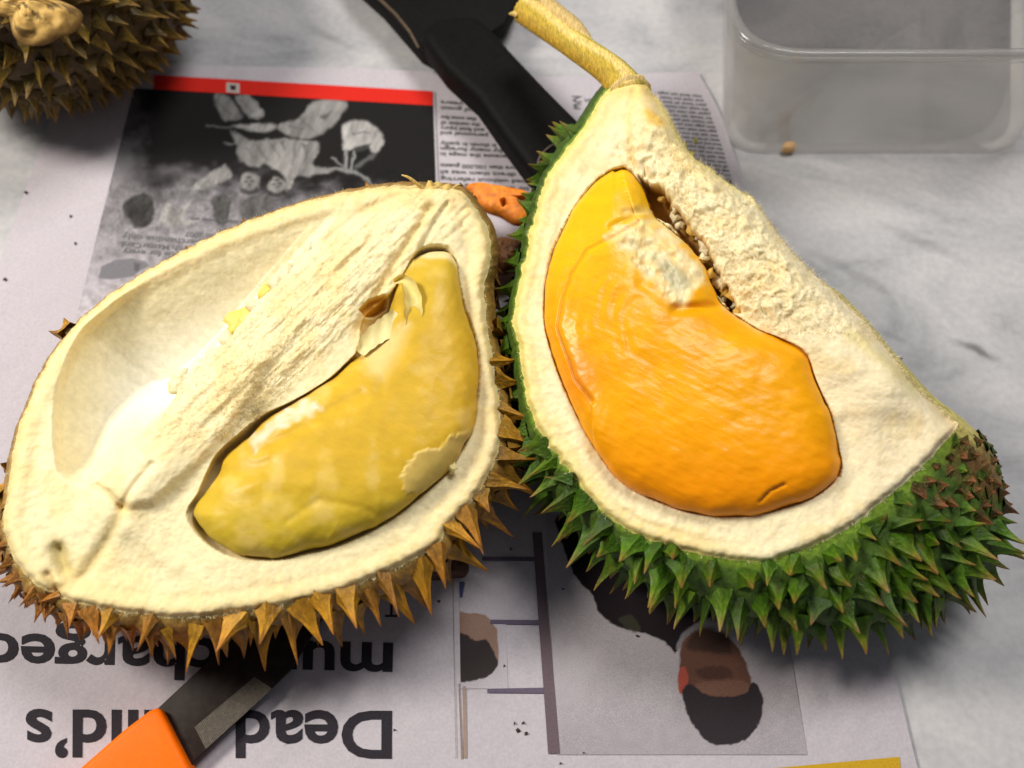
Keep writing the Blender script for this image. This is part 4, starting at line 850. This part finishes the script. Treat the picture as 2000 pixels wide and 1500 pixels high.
put_thorns(durB, baseB, pos[sel], nor[sel], dn,   .82+rng.normal(0, .12, len(sel)), .48+rng.normal(0, .05, len(sel)), [random.choice(br) for _ in sel], -((CAM-pos[sel])*nor[sel]).sum(1)-20*((ipx[sel] > -20) & (ipy[sel] > -20)))
# the pale, split stalk scar
sa = nrm(np.cross(sn, [0, 1, 0])); sb_ = np.cross(sn, sa); k_ = 64; Vs, Cs = [], []
for f in np.linspace(1, 0, 22):
    for j in range(k_):
        a = 2*math.pi*j/k_; r_ = f*(1.35+.5*vnoise(math.cos(a)*2, math.sin(a)*2, 0, 8))
        q_ = scar+sa*r_*math.cos(a)*1.25+sb_*r_*math.sin(a)
        hgt = .30*(1-f**4)-.22+.20*fbm(math.cos(a)*f*6+3, math.sin(a)*f*3, 0, 4, 19)
        Vs.append(q_+sn*hgt); n_ = fbm(math.cos(a)*f*5, math.sin(a)*f*9, 0, 4, 20)
        Cs.append(np.array([.78, .50, .15])*(1-f**5)*(1-.8*float(sst(.0, .35, n_)))*(1+.5*n_)+np.array([.16, .08, .02])*f**5)
mk('stalk_scar', np.array(Vs), grid_faces(22, k_, True), M_pith, durB, baseB, col=np.clip(Cs, 0, 1), extra={'rough': np.full(len(Vs), .6)})

# ------------------------------------------------------------------ extruded things: knife, cleaver
def extrude(name, poly, z0, z1, m, root, base, bevel=.0, seg=3, ztop=None):
    poly = np.asarray(poly, float); k = len(poly)
    zt = np.full(k, z1) if ztop is None else np.asarray(ztop, float); zb = zt-(z1-z0)
    T = P(poly[:, 0], poly[:, 1], zt); B = T.copy(); B[:, 2] = zb
    a = T[:, 0]*np.roll(T[:, 1], -1)-np.roll(T[:, 0], -1)*T[:, 1]
    F = [tuple(range(k)), tuple(range(2*k-1, k-1, -1))]+[(i, k+i, k+(i+1) % k, (i+1) % k) for i in range(k)]
    if a.sum() < 0: F = [f[::-1] for f in F]
    o = mk(name, np.vstack([T, B]), F, m, root, base, smooth=bevel > 0)
    if bevel:
        bv = o.modifiers.new('bevel', 'BEVEL'); bv.width = bevel*S; bv.segments = seg; bv.limit_method = 'ANGLE'; bv.angle_limit = math.radians(40)
    return o
kb = np.array([*P(330, 1440, 0)[:2], 0.])
knife = thing('knife', 'kitchen knife with bright orange handle and dark blade, lying partly under the pale durian', 'knife', kb)
extrude('handle', [(304, 1381), (312, 1384), (335, 1430), (372, 1503), (352, 1560), (240, 1640), (120, 1600), (20, 1600), (150, 1502), (240, 1424), (290, 1386)], .12, 1.35, M_orange, knife, kb, .42, 6)
extrude('blade', [(305, 1386), (427, 1272), (560, 1148), (640, 1095), (652, 1130), (640, 1190), (567, 1308), (470, 1400), (384, 1482), (372, 1496)], .62, .80, M_blade, knife, kb, .03, 2)
def lerp2(a, b, t): return np.array(a)*(1-t)+np.array(b)*t
gq = [(380, 1420), (497, 1322), (532, 1345), (402, 1463)]
g_ = extrude('ground_edge', gq, .80, .815, M_ground, knife, kb)
for i in range(46):
    t = (i+.5)/46; a = lerp2(gq[0], gq[1], t); b = lerp2(gq[3], gq[2], t); d_ = lerp2(gq[0], gq[1], t+.006)-a
    a2 = a+(b-a)*random.uniform(0, .08); b2 = b-(b-a)*random.uniform(0, .12)
    extrude('grind_ridge', [a2-d_*.35, a2+d_*.35, b2+d_*.35, b2-d_*.35], .81, .832, M_ridge, knife, kb)
cb_ = np.array([*P(950, 180, 0)[:2], 0.])
cleaver = thing('cleaver', 'black cleaver with a thick black handle, lying between the whole durian and the stem', 'cleaver', cb_)
extrude('handle', [(818, 62), (848, 28), (930, 22), (966, 55), (1010, 104), (1075, 172), (1143, 240), (1150, 285), (1118, 335), (1070, 352), (1030, 322), (985, 262), (930, 184), (868, 128)], 1.0, 2.9, M_black, cleaver, cb_, .6, 6)
extrude('blade', [(640, -130), (702, -28), (745, 10), (822, 98), (848, 112), (940, 74), (985, 46), (1008, 6), (1040, -120)], .9, 1.9, M_black, cleaver, cb_, .12, 3)
extrude('edge_highlight', [(716, -28), (741, -6), (775, 26), (802, 60), (819, 92), (816, 94), (798, 62), (771, 29), (737, -3), (712, -24)], 1.88, 1.93, M_edge, cleaver, cb_)  # lighter strip laid along the blade's edge stands in for its highlight
tube('hanging_ring', np.array([P(1050, 330, 2.9), P(1054, 308, 2.95), P(1072, 288, 2.95), P(1098, 276, 2.9)]), [.05, .055, .055, .05], (.14, .11, .09), M_stem, cleaver, cb_, 6, 20)

# ------------------------------------------------------------------ clear container
def rrect(x0, y0, x1, y1, r, z, k=10):
    a, b, c_, d_ = P(x0, y1, z), P(x1, y1, z), P(x1, y0, z), P(x0, y0, z)     # near left, near right, far right, far left
    out = []; cs = [a, b, c_, d_]
    for i in range(4):
        p, pv, nx = cs[i], cs[i-1], cs[(i+1) % 4]
        u = nrm(pv-p); v = nrm(nx-p)
        for t in np.linspace(0, 1, k):
            out.append((1-t)**2*(p+u*r)+2*t*(1-t)*(p+u*.0+v*.0)+t*t*(p+v*r))
    return np.array(out)
HZ = 6.6
cbx = np.array([*P(1710, 120, 0)[:2], 0.])
box = thing('food_container', 'empty clear plastic food container on the marble behind the green durian', 'container', cbx)
prof = [(0.0, .12), (.04, .35), (.5, HZ*.5), (.955, HZ-.35), (.965, HZ-.3), (1.0, HZ-.3), (1.0, HZ)]
r0 = rrect(1413, -120, 1995, 299, 2.0, .12); r1 = rrect(1420, -420, 2140, 112, 3.6, HZ)
rings = []
inn = r0.mean(0)+(r0-r0.mean(0))*.93; inn[:, 2] = .10
rings.append(inn)
for f, z in prof:
    q_ = r0*(1-f)+r1*f; q_[:, 2] = z; rings.append(q_)
cc_ = r1.mean(0)
lip = cc_+(r1-cc_)*.965; lip[:, 2] = HZ; rings.append(lip)
lip2 = lip.copy(); lip2[:, 2] = HZ-.5; rings.append(lip2)
nk = len(r0); W = np.vstack(rings[:8]); 
wall = mk('container_wall', W, [tuple(f) for f in grid_faces(8, nk, True)]+[tuple(range(nk))], M_clear, box, cbx)
so = wall.modifiers.new('thick', 'SOLIDIFY'); so.thickness = .10*S; so.offset = 0
rim = mk('container_rim', np.vstack([rings[7]+[0, 0, .02], rings[8]+[0, 0, .02], rings[9]]), [tuple(f) for f in grid_faces(3, nk, True)], M_clear, box, cbx)
so = rim.modifiers.new('thick', 'SOLIDIFY'); so.thickness = .12*S; so.offset = 1

# ------------------------------------------------------------------ husk scraps, crumbs
def scrap(name, poly, z, thick, colr, m, label, cat, seed, hole=None):
    O_ = catmull(poly, 90); ctr = O_.mean(0); K_ = 26; s_ = np.linspace(1, 0, K_)[:, None]
    x = ctr[0]+(O_[None, :, 0]-ctr[0])*s_; y = ctr[1]+(O_[None, :, 1]-ctr[1])*s_
    n_ = fbm(x/11, y/11, 0, 4, seed); dm = np.sqrt(np.clip(1-s_**3, 0, 1))
    h_ = thick*dm*(1+.16*n_)
    c_ = np.array(colr)*(1+.35*fbm(x/9, y/9, 3, 3, seed+1)[..., None])
    if hole is not None:
        hm = soft(x, y, hole, 3); h_ = h_-thick*.8*hm; c_ = blend(c_, hm*.8, np.array(colr)*.25)
    U_ = P(x, y, z); U_[..., 2] += h_; D_ = P(x, y, z); D_[..., 2] -= .25*thick*dm[:, :]*np.ones_like(h_)
    b_ = np.array([*P(*ctr, 0)[:2], 0.]); n0 = 90*K_
    lid = np.concatenate([np.arange(90), n0+np.arange((K_-1)*90)])
    F_ = np.vstack([grid_faces(K_, 90, True), lid[grid_faces(K_, 90, True)][:, ::-1]])
    o = mk(name, np.vstack([U_.reshape(-1, 3), D_[1:].reshape(-1, 3)]), F_, m, None, b_, col=np.clip(np.concatenate([c_.reshape(-1, 3), c_[1:].reshape(-1, 3)]), 0, 1))
    return tag(o, label, cat)
z2 = lambda l: [(850+a/5, 340+b/5) for a, b in l]
scrap('husk_scrap', z2([(290,140),(330,115),(420,110),(600,140),(800,170),(930,210),(1000,245),(960,278),(840,278),(850,330),(900,400),(945,460),(860,505),(760,500),(640,430),(480,370),(400,290),(340,220)]), 2.2, .6, (.74, .21, .008), M_flake, 'bright orange torn husk scrap wedged between the tops of the two opened durians', 'husk scrap', 5, z2([(640,330),(680,310),(700,350),(660,375)]))
scrap('husk_scrap', z2([(580,680),(700,660),(840,690),(880,740),(820,840),(740,960),(600,980),(570,840)]), 1.5, .8, (.20, .075, .018), M_flake, 'dark reddish brown husk scrap in the gap below the orange scrap', 'husk scrap', 9)
scrap('husk_scrap', [(806,1112),(812,1098),(835,1093),(870,1100),(905,1092),(916,1108),(908,1126),(880,1130),(850,1134),(820,1128)], .25, .55, (.085, .032, .015), M_flake, 'dark brown dry husk scrap on newspaper by the lower right edge of the pale durian', 'husk scrap', 12, [(825,1112),(850,1106),(862,1116),(840,1122)])
scrap('pulp_crumb', [(1526,293),(1530,284),(1540,280),(1552,282),(1554,292),(1545,298),(1530,298)], .2, .35, (.60, .30, .03), M_flake, 'small orange yellow crumb at the foot of the clear plastic container', 'crumb', 15)
for i, (x, y, r, cc, lb) in enumerate(((1340,282,6,(.55,.48,.08),'yellow green husk crumb beside the newspaper text, topmost along the edge of the green segment'), (1352,300,8,(.60,.50,.08),'largest yellow husk crumb on the newspaper beside the upper edge of the green segment'), (1360,275,5,(.55,.48,.08),'small yellow crumb lying inside the small newspaper text right of the green segment'), (1348,318,6,(.55,.5,.1),'yellow crumb half touching the pith edge of the green segment'), (1374,335,4,(.06,.09,.02),'dark green crumb on the newspaper text by the right edge of the green segment'))):
    tag(flake('husk_crumb', x, y, r, 0, cc, None, P(np.array(float(x)), np.array(float(y)), 0.), P(np.array(float(x)), np.array(float(y)), .36), np.array([0, 0, 1.]), np.array([0, 0, 1.]), M_flake, 300+i), lb, 'crumb', 'crumbs by the green segment')
rc = random.Random(5)
spots = [(10,545,5,'dark crumb at the far left edge of the picture, above the empty white cavity'), (50,375,4,'dark speck on the paper margin just below the whole brown durian'), (138,422,4,'small dark crumb on the white margin left of the printed photo'), (147,475,3,'smallest dark crumb on the white margin left of the printed photo'), (1245,1242,4,'dark crumb at the hem of the printed dark suit under the green segment'), (1012,1425,6,'largest dark crumb of the cluster between the two vertical printed rules'), (1022,1412,4,None), (1028,1432,5,None), (1005,1412,3,None), (858,1174,4,'dark crumb on bare paper right of the single printed letter T'), (998,1072,3,'dark speck just above the topmost printed tick rule'), (650,1290,3,'dark speck on the headline letter u'), (770,1425,3,'dark speck beside the large headline letter D'), (695,1062,3,'dark speck on the lower rim of the pale durian'), (560,1450,3,'dark speck between the headline letters e and a'), (1095,1490,3,'dark speck at the bottom edge below the thick printed rule'), (1140,1470,3,'dark speck at the lower edge of the printed portrait of the man'), (985,1300,3,'dark speck right of the half printed head'), (1100,1150,3,'dark speck just right of the thick vertical printed rule'), (1425,355,5,'dark crumb on the right edge of the newspaper text column'), (10,915,8,'dark red crumb at the left edge beside the pale durian rim')]
for i, (x, y, r, lb) in enumerate(spots):
    if lb and 'rim of the pale' in lb and r == 3: continue
    lvl = .24 if y < 1000 else .14
    pt = P(np.array(float(x)), np.array(float(y)), lvl); pt[2] = sheet_z(pt[0], pt[1], LVL_UP if y < 1000 else LVL_LO)+.06
    tag(flake('dark_crumb', x, y, r*.72, 0, (.06, .028, .018) if r < 7 else (.12, .02, .02), None, np.array([pt[0], pt[1], 0]), pt, np.array([0, 0, 1.]), np.array([0, 0, 1.]), M_flake, 400+i, 1.2, rc.uniform(0, 3)), lb or 'small dark crumb in the cluster between the two vertical printed rules', 'crumb', 'dark crumbs on the newspaper')

# ------------------------------------------------------------------ small pieces belong to the part they sit on
def nest(root, part, kinds):
    ch = list(root.children); host = [o for o in ch if o.name.split('.')[0] == part][0]
    for o in ch:
        if o.name.split('.')[0] in kinds: o.parent = host
nest(knife, 'ground_edge', ('grind_ridge',)); nest(cleaver, 'blade', ('edge_highlight',)); nest(cleaver, 'handle', ('hanging_ring',))
nest(durL, 'pulp_pod', ('skin_flap', 'pulp_cap', 'pulp_shred')); nest(durR, 'stem', ('bark_strip', 'stem_joint', 'stem_splinter')); nest(up_root, 'stamp_mark', ('stamp_figure',))
